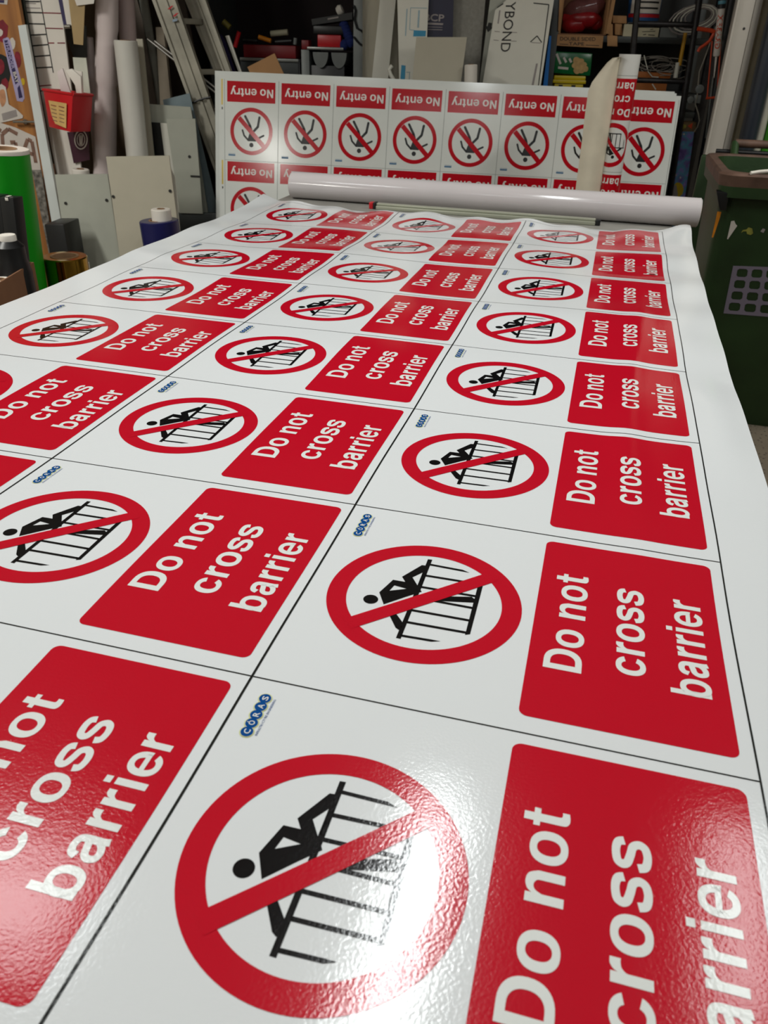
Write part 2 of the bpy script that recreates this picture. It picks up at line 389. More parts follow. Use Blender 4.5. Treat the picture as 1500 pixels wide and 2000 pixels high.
def barrier_sign(detail=True):
    """'Do not cross barrier' sign, 0.3 wide x 0.4 tall; x to the right, y upward from its lower edge"""
    A = Art()
    def P(u, v): return (v, 0.4 - u)                      # u: down from the upper edge, v: from the left edge
    c = P(0.1148, 0.148)
    A.ring('red', 1, c, 0.094, 0.0750, 96)
    a = P(0.0555, 0.0895); b = P(0.1745, 0.2065)
    # person leaning over a railing
    A.disc('black', 1, P(0.0659, 0.1325), 0.0072)
    fx = lambda L: [P(u + 0.001, v + 0.001 + 0.004*(0.2153 - v)/0.137) for u, v in L]
    A.poly('black', 1, fx([(.0698,.1427),(.0789,.1247),(.0960,.1430),(.1092,.1564),(.1075,.1591),(.1074,.1896),(.1052,.2034),(.0993,.2027),(.0847,.176),(.0899,.1681),(.0774,.1679)]),
           [fx([(.081,.1588),(.094,.1569),(.0786,.1484)]), fx([(.1039,.1912),(.095,.1781),(.1032,.1653)])])
    A.poly('black', 1, fx([(.0878,.1106),(.0985,.0928),(.102,.0905),(.1046,.0919),(.1028,.1026),(.0926,.1155)]))
    A.poly('black', 1, fx([(.118,.152),(.1344,.1566),(.1575,.1632),(.1618,.1598),(.1611,.1542),(.1317,.1473),(.116,.143)]))
    A.poly('black', 1, [P(u, v) for u, v in ((.1040,.2165),(.1086,.2168),(.1078,.0832),(.1034,.0833))])
    A.poly('black', 1, [P(u, v) for u, v in ((.1614,.188),(.1662,.1915),(.1667,.1084),(.1624,.1062))])
    for u1, v0, v1, tip in ((.1498,.2076,.2069,1), (.1625,.1872,.1888,0), (.1625,.1669,.1679,0), (.1625,.1483,.1483,0), (.1625,.1276,.1284,0), (.1625,.1085,.1097,0), (.1430,.0879,.0891,1)):
        if tip:
            dv = -0.0022 if v1 > 0.15 else 0.0022
            A.poly('black', 1, [P(.106, v0-.0016), P(u1-.008, v1-.0016), P(u1, v1+dv*0.7), P(u1-.008, v1+.0016), P(.106, v0+.0016)])
        else: A.line('black', 1, P(.106, v0), P(u1, v1), .0034)
    A.line('red', 2, a, b, 0.0162)
    # message panel
    A.rect('red', 1, 0.0190, 0.4 - 0.3884, 0.2885, 0.4 - 0.2205, 0.0075)
    A.text('white', 2, 'Do not', 0.083, 0.2320, 0.4 - 0.2672, 0.0328, 0.024, 1.06)
    A.text('white', 2, 'cross', 0.0935, 0.2240, 0.4 - 0.3207, 0.0330, 0.024, 1.06)
    A.text('white', 2, 'barrier', 0.0815, 0.2205, 0.4 - 0.3738, 0.0330, 0.024, 1.06)
    # little logo in the upper right corner
    if detail:
        cs = [P(0.0206, 0.2417 + 0.0092*k) for k in range(5)]
        for q in cs: A.disc('halo', 1, q, 0.0060, 20)
        for q in cs: A.disc('white', 2, q, 0.0053, 20)
        for q in cs: A.disc('blue', 3, q, 0.0050, 20)
        for q, ch in zip(cs, 'C\u00d3RAS'):
            A.text('white', 4, ch, q[0] - 0.0023, q[0] + 0.0023, q[1] - 0.0026, 0.0052, 0.01, 1.0, 2)
        A.text('blue', 1, 'INFRASTRUCTURE ENGINEERING', 0.2401, 0.2798, 0.4 - 0.0297, 0.0022, 0.0, 1.0, 1)
    return A
def no_entry_sign():
    """'No entry' sign as it stands on the board (upside down): x to the right, y downward from its top edge"""
    A = Art()
    A.rect('red', 1, 0.0145, 0.0070, 0.2812, 0.1085)
    vs, fs = sign_text('No entry')
    A.add('white', 2, [(0.2695 - 0.236*x, 0.0415 + 0.0405*y) for x, y in vs], fs)
    c = (0.1500, 0.2515)
    A.ring('red', 1, c, 0.1185, 0.0985, 64)
    A.stroke('black', 1, [(.1150,.1768),(.143,.224),(.152,.252)], .0125)
    A.stroke('black', 1, [(.1945,.180),(.186,.226),(.158,.255)], .0125)
    A.poly('black', 1, [(.140,.258),(.166,.258),(.176,.292),(.168,.300),(.133,.300),(.128,.294)])
    A.stroke('black', 1, [(.1000,.2463),(.1095,.2730),(.1335,.2960)], .0095)
    A.stroke('black', 1, [(.2185,.2690),(.190,.2830),(.171,.2960)], .0095)
    A.disc('black', 1, (.1502,.3190), .0115)
    A.line('red', 2, (.0800,.1850), (.2200,.3240), 0.0235)
    for k in range(5): A.disc('blue', 1, (.0250 + .0075*k, .3742), .0047, 12)
    A.rect('blue', 1, .0205, .3665, .0600, .3678)
    return A

# ------------------------------------------------------------------ the room
FLOOR = bpy.data.materials.new('concrete_floor'); FLOOR.use_nodes = True
nt = FLOOR.node_tree; b = nt.nodes['Principled BSDF']; tc = nt.nodes.new('ShaderNodeTexCoord')
n1 = nt.nodes.new('ShaderNodeTexNoise'); n1.inputs['Scale'].default_value = 3; n1.inputs['Detail'].default_value = 8
n2 = nt.nodes.new('ShaderNodeTexVoronoi'); n2.inputs['Scale'].default_value = 55
r1 = nt.nodes.new('ShaderNodeValToRGB'); r2 = nt.nodes.new('ShaderNodeValToRGB'); mx = nt.nodes.new('ShaderNodeMix'); mx.data_type = 'RGBA'
r1.color_ramp.elements[0].color = (*lin((88, 80, 68)), 1); r1.color_ramp.elements[1].color = (*lin((134, 122, 104)), 1)
r2.color_ramp.elements[0].position = 0.18; r2.color_ramp.elements[0].color = (1, 1, 1, 1); r2.color_ramp.elements[1].position = 0.3; r2.color_ramp.elements[1].color = (0, 0, 0, 1)
nt.links.new(tc.outputs['Object'], n1.inputs['Vector']); nt.links.new(tc.outputs['Object'], n2.inputs['Vector'])
nt.links.new(n1.outputs['Fac'], r1.inputs['Fac']); nt.links.new(n2.outputs['Distance'], r2.inputs['Fac'])
nt.links.new(r2.outputs['Color'], mx.inputs['Factor']); nt.links.new(r1.outputs['Color'], mx.inputs['A']); mx.inputs['B'].default_value = (*lin((58, 52, 46)), 1)
nt.links.new(mx.outputs['Result'], b.inputs['Base Color']); b.inputs['Roughness'].default_value = 0.75
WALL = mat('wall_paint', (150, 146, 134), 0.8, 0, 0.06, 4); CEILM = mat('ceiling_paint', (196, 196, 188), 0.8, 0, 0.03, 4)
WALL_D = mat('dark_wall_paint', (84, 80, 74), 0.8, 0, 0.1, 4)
S0, S1, D0, D1 = -2.6, 4.4, -7.6, 1.75
def quad_wall(name, pts, nrm, m):
    MB().prism(pts, V(nrm) * 0.1, m).build(name, kind='structure', smooth=0)
quad_wall('floor', [W(S0, D0, 0), W(S1, D0, 0), W(S1, D1, 0), W(S0, D1, 0)], -EZ, FLOOR)
quad_wall('ceiling', [W(S0, D0, CEIL), W(S1, D0, CEIL), W(S1, D1, CEIL), W(S0, D1, CEIL)], EZ, CEILM)
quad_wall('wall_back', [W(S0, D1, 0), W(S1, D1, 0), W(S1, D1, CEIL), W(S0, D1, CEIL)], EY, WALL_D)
quad_wall('wall_left', [W(S0, D0, 0), W(S0, D1, 0), W(S0, D1, CEIL), W(S0, D0, CEIL)], -EX, WALL)
quad_wall('wall_right', [W(S1, D0, 0), W(S1, D1, 0), W(S1, D1, CEIL), W(S1, D0, CEIL)], EX, WALL)
quad_wall('wall_front', [W(S0, D0, 0), W(S1, D0, 0), W(S1, D0, CEIL), W(S0, D0, CEIL)], -EY, WALL)
LAMP_WHITE = mat('lamp_housing_white', (225, 226, 222), 0.5, 0, 0.02)
for i, (loc, sx, sy, pw) in enumerate(FITTINGS_AND_FILL):
    x, y, z = loc
    lab = ['long twin tube ceiling fitting directly above the printed sheet', 'ceiling fitting above the left edge of the table', 'small ceiling fitting above the right edge of the table',
           'ceiling fitting behind the camera on the left', 'wide added fill light just ahead of the camera', 'added fill light on the left for the leaning panels', 'added fill light on the right over the green bin'][i]
    t = thing('ceiling_or_fill_light', lab, 'ceiling light', (x, y, z), 'ceiling lights')  # the added fill lights get a housing and hangers as well
    MB().box((x-sx/2-.03, y-sy/2-.03, z), (x+sx/2+.03, y+sy/2+.03, z+.06), LAMP_WHITE).build('housing', t, 0.008)
    for k in (-1, 1):
        q = MB(); yy = y + k * sy * 0.3; xx = x + k * sx * 0.3
        if sy > sx: q.tube((x, yy, z+.06), (x, yy, CEIL), .008, m=STEEL_G)
        else: q.tube((xx, y, z+.06), (xx, y, CEIL), .008, m=STEEL_G)
        q.build('hanger', t)

# ------------------------------------------------------------------ the work table
TZ = 0.892
TOP = mat('table_top_laminate', (150, 148, 142), 0.5); LEGM = mat('table_leg_steel', (70, 72, 74), 0.5, 0.3)
t = thing('work_table', 'long grey work table under the printed sheet', 'table', (0.58, 1.1, 0))
MB().box((-0.06, -0.6, TZ-.04), (1.24, 2.70, TZ), TOP).build('table_top', t, 0.004)
for x in (-.03, 1.14):
    for y in (-.5, 1.0, 2.55):
        MB().box((x, y, 0), (x+.06, y+.06, TZ-.04), LEGM).build('leg', t, 0.004)
MB().box((-.03, -.5, TZ-.13), (0.01, 2.6, TZ-.04), LEGM).box((1.17, -.5, TZ-.13), (1.20, 2.6, TZ-.04), LEGM).build('side_rail', t, 0.003)

# ------------------------------------------------------------------ the printed sheet
def ss(a, b, x):
    t_ = max(0.0, min(1.0, (x - a) / (b - a))); return t_*t_*(3 - 2*t_)
def H(x, y):
    h = 0.0011*math.sin(17*y + 2.1*x + .5)*(.3 + .6*max(0, x)) + 0.0009*math.sin(9*y - 6*x + 1)
    far = ss(0.7, 2.3, y)
    h += far * (0.0022*math.sin(13*x + 5*y) + 0.0016*math.sin(23*y - 7*x))
    h += 0.0022*math.exp(-((x - 1.115 - .01*math.sin(5*y))/0.022)**2)*ss(.5, .8, y)*(1 - ss(1.55, 1.9, y))
    m_ = ss(1.05, 1.28, x)
    h += m_*(0.0014*math.sin(9.5*y + .6) + 0.0008*math.sin(27*y + 3*x))*ss(.3, .9, y)
    h += 0.004*math.exp(-((x-1.235)/.03)**2)*math.exp(-((y-.98)/.16)**2)
    e = ss(2.22, 2.44, y)
    h += e*(0.006*math.sin(16*x + .8) + 0.004*math.sin(41*x) + .004)
    if x < 0.02:
        q = (0.02 - x)/0.108
        h += (0.0025 + 0.0018*math.sin(7.5*y + 1.2))*q*q*ss(.5, 1.4, y)
        h += 0.012*q*q*ss(2.2, 2.48, y)
    h += 0.008*ss(1.2, 1.28, x)*ss(2.3, 2.46, y)
    h += 0.003*math.exp(-((x - .02)/.13)**2)*math.exp(-((y-1.62)/.05)**2)
    return max(h, -0.003)
SZ = 0.8975
def spos(x, y, e=0.0):
    return V((x, y, SZ + H(x, y) + e))
def snorm(x, y):
    d = 0.002
    return V((-(H(x+d, y) - H(x-d, y))/(2*d), -(H(x, y+d) - H(x, y-d))/(2*d), 1)).normalized()
def xl(y): return -0.088 - 0.003*math.sin(3.1*y)
def xr(y): return 1.274 + 0.002*math.sin(2.3*y + 2) + .006*ss(2.1, 2.5, y)
def yend(x): return 2.418 + 0.012*math.sin(9*x + 1.0) + 0.06*ss(1.15, 1.28, x) + .062*ss(0.04, -0.088, x)
Y0 = -0.34
def remap(x, y):
    """sheet parameters -> plan position, stretching only the blank margins to the real edges"""
    if x < 0: x = x/0.1*(-xl(y))
    elif x > 1.2: x = 1.2 + (x - 1.2)/0.08*(xr(y) - 1.2)
    if y > 2.40: y = 2.40 + (y - 2.40)/0.02*(yend(x) - 2.40)
    return x, y
def set_normals(me, nr):
    for p in me.polygons: p.use_smooth = True
    me.normals_split_custom_set_from_vertices(nr)
xs = [-0.1 + 0.1*k/10 for k in range(10)] + [1.2*k/120 for k in range(121)] + [1.2 + 0.08*k/8 for k in range(1, 9)]
ys = [Y0 + .01*k for k in range(275)] + [2.40 + .005*k for k in range(1, 5)]
vs = []; nr = []; fs = []; mi = []
for y in ys:
    for x in xs:
        X, Yy = remap(x, y); vs.append(spos(X, Yy)); nr.append(snorm(X, Yy))
nx = len(xs)
for j in range(len(ys)-1):
    for i in range(nx-1):
        a = j*nx + i; fs.append((a, a+1, a+nx+1, a+nx)); mi.append(0)
# black cut lines printed between the signs
def add_line(p, q, w_, n):
    p, q = V(p), V(q); tt = (q-p).normalized(); o = V((-tt.y, tt.x))*(w_/2); b0 = len(vs)
    for k in range(n+1):
        c = p + (q-p)*(k/n)
        for sgn in (1, -1):
            z = c + o*sgn; vs.append(spos(z.x, z.y, 0.00030)); nr.append(snorm(z.x, z.y))
    for k in range(n): fs.append((b0+2*k, b0+2*k+1, b0+2*k+3, b0+2*k+2)); mi.append(1)
for u, w_ in ((0, .0013), (.4, .0022), (.8, .0022), (1.2, .0016)): add_line((u, Y0), (u, 2.40), w_, 274)
for k in range(9): add_line((0, .3*k), (1.2, .3*k), .0013, 120)
sh = thing('printed_sheet', 'long glossy white vinyl sheet printed with rows of red barrier signs, lying on the table', 'printed sheet', (0.58, 1.1, TZ))
me = bpy.data.meshes.new('vinyl'); bs = BASE[sh.name]
me.from_pydata([p - bs for p in vs], [], fs); me.materials.append(WHITE_V); me.materials.append(LINE_V)
me.polygons.foreach_set('material_index', mi); set_normals(me, nr)
o = bpy.data.objects.new('vinyl', me); C.objects.link(o); o.parent = sh
KEYS = ['red', 'black', 'white', 'blue', 'halo']; SM = [RED_V, BLACK_V, TEXT_V, BLUE_V, HALO_V]
sign_art = barrier_sign().split(0.01)
for row in range(8):
    for col in range(3):
        vs = []; nr = []; fs = []; mi = []
        for m, layer, av, af in sign_art.items:
            b0 = len(vs)
            for sx, sy in av:                              # sign's right = along the table, sign's up = towards the left
                x = .4*col + (0.4 - sy); y = .3*row + sx
                vs.append(spos(x, y, 0.00022*layer) - bs); nr.append(snorm(x, y))
            for f in af: fs.append(tuple(b0 + k for k in f)); mi.append(KEYS.index(m))
        me = bpy.data.meshes.new('printed_sign'); me.from_pydata(vs, [], fs)
        for m in SM: me.materials.append(m)
        me.polygons.foreach_set('material_index', mi)
        bm = bmesh.new(); bm.from_mesh(me)
        for f in bm.faces:
            f.normal_update()
            if f.normal.z < 0: f.normal_flip()
        bm.to_mesh(me); bm.free(); set_normals(me, nr)
        o = bpy.data.objects.new('printed_sign', me); C.objects.link(o); o.parent = sh

# ------------------------------------------------------------------ white roll and metal rail at the table's far end
ROLLW = mat('white_film_roll', (208, 202, 203), 0.12, 0, 0.02); CORE = mat('cardboard_core', (150, 116, 84), 0.8)
def roll(name, label, cat, p0, p1, r, m, core_r=0.03, group=None, band=None, core_m=None, n=48):
    p0, p1 = V(p0), V(p1); ax = (p1 - p0).normalized(); L = (p1 - p0).length
    base = p0 if p0.z <= p1.z else p1
    t = thing(name, label, cat, base, group)
    g = min(0.004, r*.1)
    prof = [(core_r, 0), (r-g, 0), (r, g), (r, L-g), (r-g, L), (core_r, L)]
    q = MB(); q.lathe(prof, p0, ax, m, n)
    q.build('wound_film', t)
    if band: MB().lathe([(core_r, L+.0005), (r*.99, L+.0005), (r+.001, L-.003), (r+.001, L-.012), (r, L-.012)], p0, ax, band, n).build('backing_edge', t, label='pale backing paper edge')
    MB().lathe([(core_r*.82, -.002), (core_r*.995, -.002), (core_r*.995, L+.002), (core_r*.82, L+.002), (core_r*.82, -.002)], p0, ax, core_m or CORE, n).build('core', t)
    return t
roll('film_roll', 'big white vinyl roll lying across the far end of the table', 'vinyl roll', (-0.028, 2.585, TZ+.0425), (1.312, 2.585, TZ+.0425), 0.0425, ROLLW, 0.026)
RAIL = mat('rail_metal', (176, 178, 160), 0.35, 0.3, 0.05)
t = thing('straightedge', 'greenish grey metal rail lying between the sheet and the white roll', 'metal rail', (0.66, 2.49, TZ))
MB().box((0.302, 2.478, TZ), (1.005, 2.512, TZ+.012), RAIL).box((0.302, 2.483, TZ+.012), (1.005, 2.505, TZ+.019), RAIL).build('rail', t, 0.003)
MB().box((0.292, 2.480, TZ), (0.302, 2.510, TZ+.021), BLACK_P).build('end_cap', t, 0.002)
MB().box((0.278, 2.482, TZ), (0.292, 2.508, TZ+.020), RED_P).build('end_stop', t, 0.002, label='red end stop')
MB().box((1.005, 2.482, TZ), (1.020, 2.508, TZ+.017), BLACK_P).build('end_cap', t, 0.002)

# ------------------------------------------------------------------ 'No entry' boards standing behind the table
Q = V((-0.2061, -0.0036, 0.1436)); Rb = Matrix.Rotation(Q.length, 3, Q.normalized())
OB = V((-1.0637, 4.3225, 1.1772)); BX = Rb @ V((1, 0, 0)); BD = -(Rb @ V((0, 0, 1))); BN = Rb @ V((0, 1, 0))
ne_art = no_entry_sign()
ne_map = dict(red=B_RED, black=B_BLACK, white=B_TEXT, blue=B_BLUE)
def ne_board(label, du, dv, back):
    L = lambda u, v, e=0.0: OB + BX*(u + du) + BD*v + BD*dv + BN*(back + e)
    vb = (0 - L(0, 0).z)/BD.z                                     # where the board meets the floor
    t = thing('sign_board', label, 'sign board', L(1.19, vb, .002), 'no entry sign boards')
    q = MB(); q.prism([L(-.0325, -.0192), L(2.4075, -.0192), L(2.4075, vb), L(-.0325, vb)], BN*.003, B_WHITE); q.build('panel', t, smooth=0)
    return t, L, vb
for label, du, dv, back in (('hindmost white board of the stack, its top edge peeping out', -.03, -.024, .030), ('middle white board of the stack with a thin red line near its top edge', -.022, -.014, .016)):
    t, L, vb = ne_board(label, du, dv, back)
    q = MB()
    q.prism([L(0.01, .004-.006), L(2.38, .004-.006), L(2.38, .004-.004), L(0.01, .004-.004)], BN*-.0006, B_RED if dv > -.02 else B_LINE); q.build('print_edge', t, smooth=0)
t, L, vb = ne_board('front white board printed with upside down No entry signs', 0, 0, 0)
q = MB()
for k in range(9): q.prism([L(.3*k-.0012, -.0005), L(.3*k+.0012, -.0005), L(.3*k+.0012, vb-.005), L(.3*k-.0012, vb-.005)], BN*-.0005, B_LINE)
for k in range(1, 3): q.prism([L(0, .4*k-.0010), L(2.4, .4*k-.0010), L(2.4, .4*k+.0010), L(0, .4*k+.0010)], BN*-.0005, B_LINE)
q.build('cut_lines', t, smooth=0)
for k in range(3):
    q = MB(); v0 = .402*k
    q.prism([L(-.0185, v0), L(-.0095, v0), L(-.0095, v0+.125), L(-.0185, v0+.125)], BN*-.0006, B_YEL)
    q.prism([L(-.0165, v0+.136), L(-.0105, v0+.136), L(-.0105, v0+.148), L(-.0165, v0+.148)], BN*-.0006, B_BLACK)
    q.build('colour_strip', t, smooth=0)
for row in range(3):
    for col in range(8):
        q = MB()
        for m, layer, av, af in ne_art.items:
            if row == 2 and max(p[1] for p in av) > vb - .8: continue
            q.add([L(.3*col + x, .4*row + y, -.0005*layer) for x, y in av], af, ne_map[m])
        q.build('printed_sign', t, smooth=0, recalc=False)

# ------------------------------------------------------------------ upright printed roll with its peeled liner
RD = -0.55; RR = 0.0475
a0 = hit(1231, 106, RD); a1 = hit(1196, 328, RD); ax = (a1 - a0).normalized(); a1 = a0 + ax*((a0.z - .002)/-ax.z); RL = (a1 - a0).length
t = thing('printed_roll', 'upright roll of printed barrier signs with a peeled cream liner, standing before the boards', 'vinyl roll', a1)
LINER_IN = mat('roll_white', (224, 224, 220), 0.3, 0, 0.02)
MB().lathe([(RR-.008, .3), (RR-.008, 0), (RR, .0), (RR, RL), (0.001, RL)], a0, ax, LINER_IN, 48).build('roll_body', t)
fr = -(EY - ax*EY.dot(ax)).normalized(); sd = ax.cross(fr)
if sd.dot(EX) < 0: sd = -sd                                        # sd points right in the photo, fr towards the camera
rart = barrier_sign(False).split(0.008)
def rp(v, tt, e):                                                  # v: sign's left-right position, tt: along the roll from its top
    th = (v - 0.118)/RR
    return a0 + ax*tt + (fr*math.cos(th) - sd*math.sin(th))*(RR + e)
for k in range(3):
    q = MB()
    for m, layer, av, af in rart.items:
        good = [f for f in af if all(-0.01 < (av[i][0]) < 0.27 for i in f)]
        q.add([rp(x, .083 + .4*k + y, .0004*layer) for x, y in av], good, {'red': B_RED, 'black': B_BLACK, 'white': B_TEXT}.get(m, B_BLUE))
    l0 = [rp(-.03 + .30*j/40, .083 + .4*k, .0004) for j in range(41)]
    q.add([p - ax*.0010 for p in l0] + [p + ax*.0010 for p in l0], [(j, j+1, 42+j, 41+j) for j in range(40)], B_LINE)
    q.build('printed_sign', t, smooth=0, recalc=False)
# the liner, curling off the roll's left side
edge = [(1213, 111), (1197, 113), (1186, 122), (1170, 142), (1156, 161), (1149, 178), (1143, 220), (1136, 280), (1128, 340), (1123, 378)]
lv = []; 
pe = [hit(px, py, RD - .05) for px, py in edge]
full = pe + [floor_down(pe[4], pe[-1])]
th0 = 1.15
inn = []
for i, p in enumerate(full):
    tt = min(max((p - a0).dot(ax), .01), RL); inn.append(a0 + ax*tt + (fr*math.cos(th0) - sd*math.sin(th0))*RR)
q = MB(); N = 8
def curl(i, j):
    f = j/N; p = inn[i].lerp(full[i], f); return p + fr*(0.03*math.sin(math.pi*f))
grid = [curl(i, j) for i in range(len(full)) for j in range(N+1)]
grid += [p - fr*.0015 for p in grid]; off = len(full)*(N+1)
ff = []
for i in range(len(full)-1):
    for j in range(N):
        a = i*(N+1)+j; ff += [(a, a+1, a+N+2, a+N+1), (off+a, off+a+N+1, off+a+N+2, off+a+1)]
for i in range(len(full)-1):
    a = i*(N+1)+N; ff.append((a, a+N+1, off+a+N+1, off+a))
for j in range(N): ff.append((j, off+j, off+j+1, j+1))
q.add(grid, ff, CREAM); q.build('peeled_liner', t, smooth=50, label='cream peeled backing liner')

# ================================================================== left of the room: leaning boards, rolls, ladder
def single(mb, name, label, cat, group=None, bevel=0.0, smooth=35):
    return mb.build(name, None, bevel, smooth, label, cat, group)
def onz(px, py, z):
    r = ray(px, py); return CAM + r*((z - CAM.z)/r.z)
def slab(name, label, cat, px4, pl, th, m, floor=True, up=0.0, group=None, extra=None, bevel=0.0, on_floor_lift=0.0):
    q = MB(); board(q, px4, pl, th, m, floor, up)
    if extra: extra(q)
    return single(q, name, label, cat, group, bevel, 0 if extra else 35)
def ss_path(pts, pl): return [hit(*p, pl) for p in pts]

# partition carrying the stickered door
PART = mat('partition_paint', (120, 104, 84), 0.8, 0, 0.08, 4)
q = MB(); q.prism([W(-2.6, .30, 0), W(-.72, .30, 0), W(-.72, .30, CEIL), W(-2.6, .30, CEIL)], EY*.08, PART); q.build('wall_partition', kind='structure', smooth=0)

PLY = wood('plywood_orange', (176, 118, 58), (142, 90, 44), 2.0)
DPL = -0.15
tl, tr, br, bl = board_pts([(-160, 0), (35, 0), (112, 440), (-60, 440)], DPL, True, 0.55)
t = thing('plywood_door', 'orange brown plywood door covered in stickers at the left edge', 'door', (bl + br)/2)
MB().prism([tl, tr, br, bl], EY*.03, PLY).build('panel', t)
STK_P = mat('sticker_lilac', (170, 160, 196), 0.4); STK_N = mat('sticker_navy', (44, 36, 84), 0.4); STK_R = mat('sticker_crimson', (124, 22, 40), 0.4, 0, .3, 30)
STK_W = mat('sticker_white', (206, 198, 190), 0.45, 0, .05); STK_B = mat('sticker_brown', (128, 96, 82), 0.5, 0, .25, 30); STK_G = mat('sticker_grey', (150, 142, 140), 0.45)
STK_Y = mat('sticker_yellow', (204, 172, 30), 0.4); SKIN = mat('sticker_tan', (190, 136, 100), 0.5, 0, .2, 40)
def sticker(fn, label=None, par=None):
    q = MB(); fn(q); return q.build('sticker', par or t, smooth=0, label=label)
def _s1(q):
    poly(q, [(5,77),(9,73),(16,73),(20,80),(46,176),(48,192),(44,199),(33,197),(30,184)], DPL, STK_P)
    poly(q, [(8,79),(15,78),(36,160),(30,165)], DPL, STK_N, -.0025); poly(q, [(34,172),(38,166),(44,190),(37,192)], DPL, STK_N, -.0025)
    text_on(q, 'THUNDER', (9.5,81), (23.5,135), (15.5,80), DPL, STK_P, .02, 1, -.0032); text_on(q, 'BAY', (25,141), (31.5,163), (31,139.5), DPL, STK_W, .03, 1, -.0032)
sticker(_s1, 'long lilac and navy lettered sticker')
def blob(q, c, rx, ry, m, pl, off=-.0015, n=14, wob=.25, seed=1):
    rnd = random.Random(seed)
    poly(q, [(c[0] + rx*(1 + wob*(rnd.random()-.5))*math.cos(2*math.pi*k/n), c[1] + ry*(1 + wob*(rnd.random()-.5))*math.sin(2*math.pi*k/n)) for k in range(n)], pl, m, off)
sticker(lambda q: (blob(q, (2,60), 14, 22, STK_R, DPL, seed=3), blob(q, (0,64), 6, 7, STK_W, DPL, -.0025, seed=4)), 'dark red round sticker')
sticker(lambda q: blob(q, (34,116), 7, 17, STK_R, DPL, -.001, seed=5), 'small crimson sticker')
sticker(lambda q: (blob(q, (4,142), 16, 36, BLACK_P, DPL, -.001, seed=6), blob(q, (0,130), 9, 16, STK_R, DPL, -.002, seed=7), blob(q, (9,165), 8, 12, STK_R, DPL, -.002, seed=8)), 'black and red sticker')
sticker(lambda q: blob(q, (24,86), 6, 12, STK_W, DPL, -.001, seed=9), 'small white sticker')
sticker(lambda q: blob(q, (44,160), 4.5, 7, STK_Y, DPL, -.001, seed=10), 'small yellow sticker')
def _s2(q):
    poly(q, [(-6,168),(3,164),(11,170),(17,204),(33,214),(45,226),(44,231),(0,240),(-8,238)], DPL, STK_W, -.004)
    blob(q, (5,190), 6.5, 18, SKIN, DPL, -.005, seed=11); poly(q, [(3,222),(31,214),(34,227),(6,236)], DPL, STK_G, -.005)
sticker(_s2, 'white edged sticker with tan shape and grey banner')
sticker(lambda q: (poly(q, [(-6,0),(15,0),(14,9),(-6,7)], DPL, STK_W), poly(q, [(-6,0),(8,0),(8,6),(-6,5)], DPL, STK_N, -.0025)), 'white paper corner')
def _s3(q):
    poly(q, [(-8,237),(30,249),(69,267),(78,318),(82,348),(60,330),(-8,300)], DPL, STK_W, -.003)
    for pts in ([(34,262),(16,252),(4,262),(6,290),(22,300),(33,292),(30,278),(20,278)], [(42,306),(54,272),(62,276),(70,318)], [(47,296),(66,302)], [(2,256),(-6,250)]):
        for a, b_ in zip(pts, pts[1:]): bar(q, a, b_, .020, DPL, STK_B, -.0045)
sticker(_s3, 'white panel with brown painted letters')
HK = mat('hook_steel', (150, 146, 138), 0.25, 0.8)
q = MB(); q.tube(hit(26,238,DPL-.03), hit(68,238,DPL-.03), .006, m=HK); q.tube(hit(50,238,DPL), hit(50,238,DPL-.03), .016, .010, HK); q.build('handle', t, label='steel handle')
STRIP = mat('dark_green_strip', (34, 44, 38), 0.5)
slab('wall_strip', 'dark green strip standing behind the white plank by the door', 'strip', [(33,0),(45,0),(58,75),(46,75)], -.10, .02, STRIP, True, .5)
slab('white_plank', 'narrow white plank leaning against the plywood door edge', 'plank', [(35,50),(50,48),(101,330),(84,335)], (-.17, 1.4, .05), .02, mat('plank_white', (212, 218, 216), .45, 0, .03))
WOODS = wood('timber', (170, 116, 70), (120, 78, 48), 2.4)
PATT = mat('patterned_sheet', (110, 106, 100), 0.5, 0, .9, 38)
slab('patterned_sheet', 'black and white patterned sheet behind the green roll', 'sheet', [(62,332),(80,332),(97,440),(84,440)], -.22, .006, PATT)
slab('timber_plank', 'brown timber plank standing below the white plank', 'plank', [(80,320),(104,320),(117,440),(97,440)], -.17, .012, WOODS)
q = MB(); a, b_ = hit(86, 438, -.64), hit(124, 438, -.64); q.prism([V((a.x,a.y,0)), V((b_.x,b_.y,0)), b_, a], EY*.18, BLACK_P)
single(q, 'black_crate', 'black crate standing left of the grey leaning panel', 'crate', None, .006)

# planning chart with ruled lines
CH = -0.07
def _ch(q):
    for a, b_ in (((43,3),(78,3)),((46,24),(83,25)),((49,46),(86,47)),((53,69),(90,67)),((57,90),(94,87)),((62,111),(97,108)),((66,133),(101,131))): bar(q, a, b_, .006, CH, INK)
    bar(q, (79,0), (104,142), .005, CH, INK); bar(q, (49,57), (100,330), .010, CH, INK)
    for a, b_ in (((83,25),(119,26)),((89,55),(123,56)),((94,84),(106,84)),((112,84),(127,84)),((76,168),(100,166)),((77,178),(86,177))): bar(q, a, b_, .005, CH, STK_R)
    for y in (6, 15): bar(q, (47,y), (64 + y,y+1), .004, CH, STK_G)
slab('planning_chart', 'white ruled planning chart on the wall above the red bin', 'chart', [(42,0),(118,0),(160,345),(112,345)], CH, .012, PAPER, True, .5, extra=_ch)
slab('grey_card', 'dark grey card behind the kraft tag', 'card', [(118,45),(168,50),(169,112),(144,112)], .14, .01, STEEL_G, False)
slab('pale_sheet', 'pale greenish sheet hanging behind the red bin', 'paper sheet', [(142,112),(168,113),(176,182),(150,180)], -.078, .004, mat('pale_green_paper', (214, 216, 200), .6), False)
t = thing('clipboard', 'navy clipboard with white paper hanging beside the ruled chart', 'clipboard', hit(126,50,-.08))
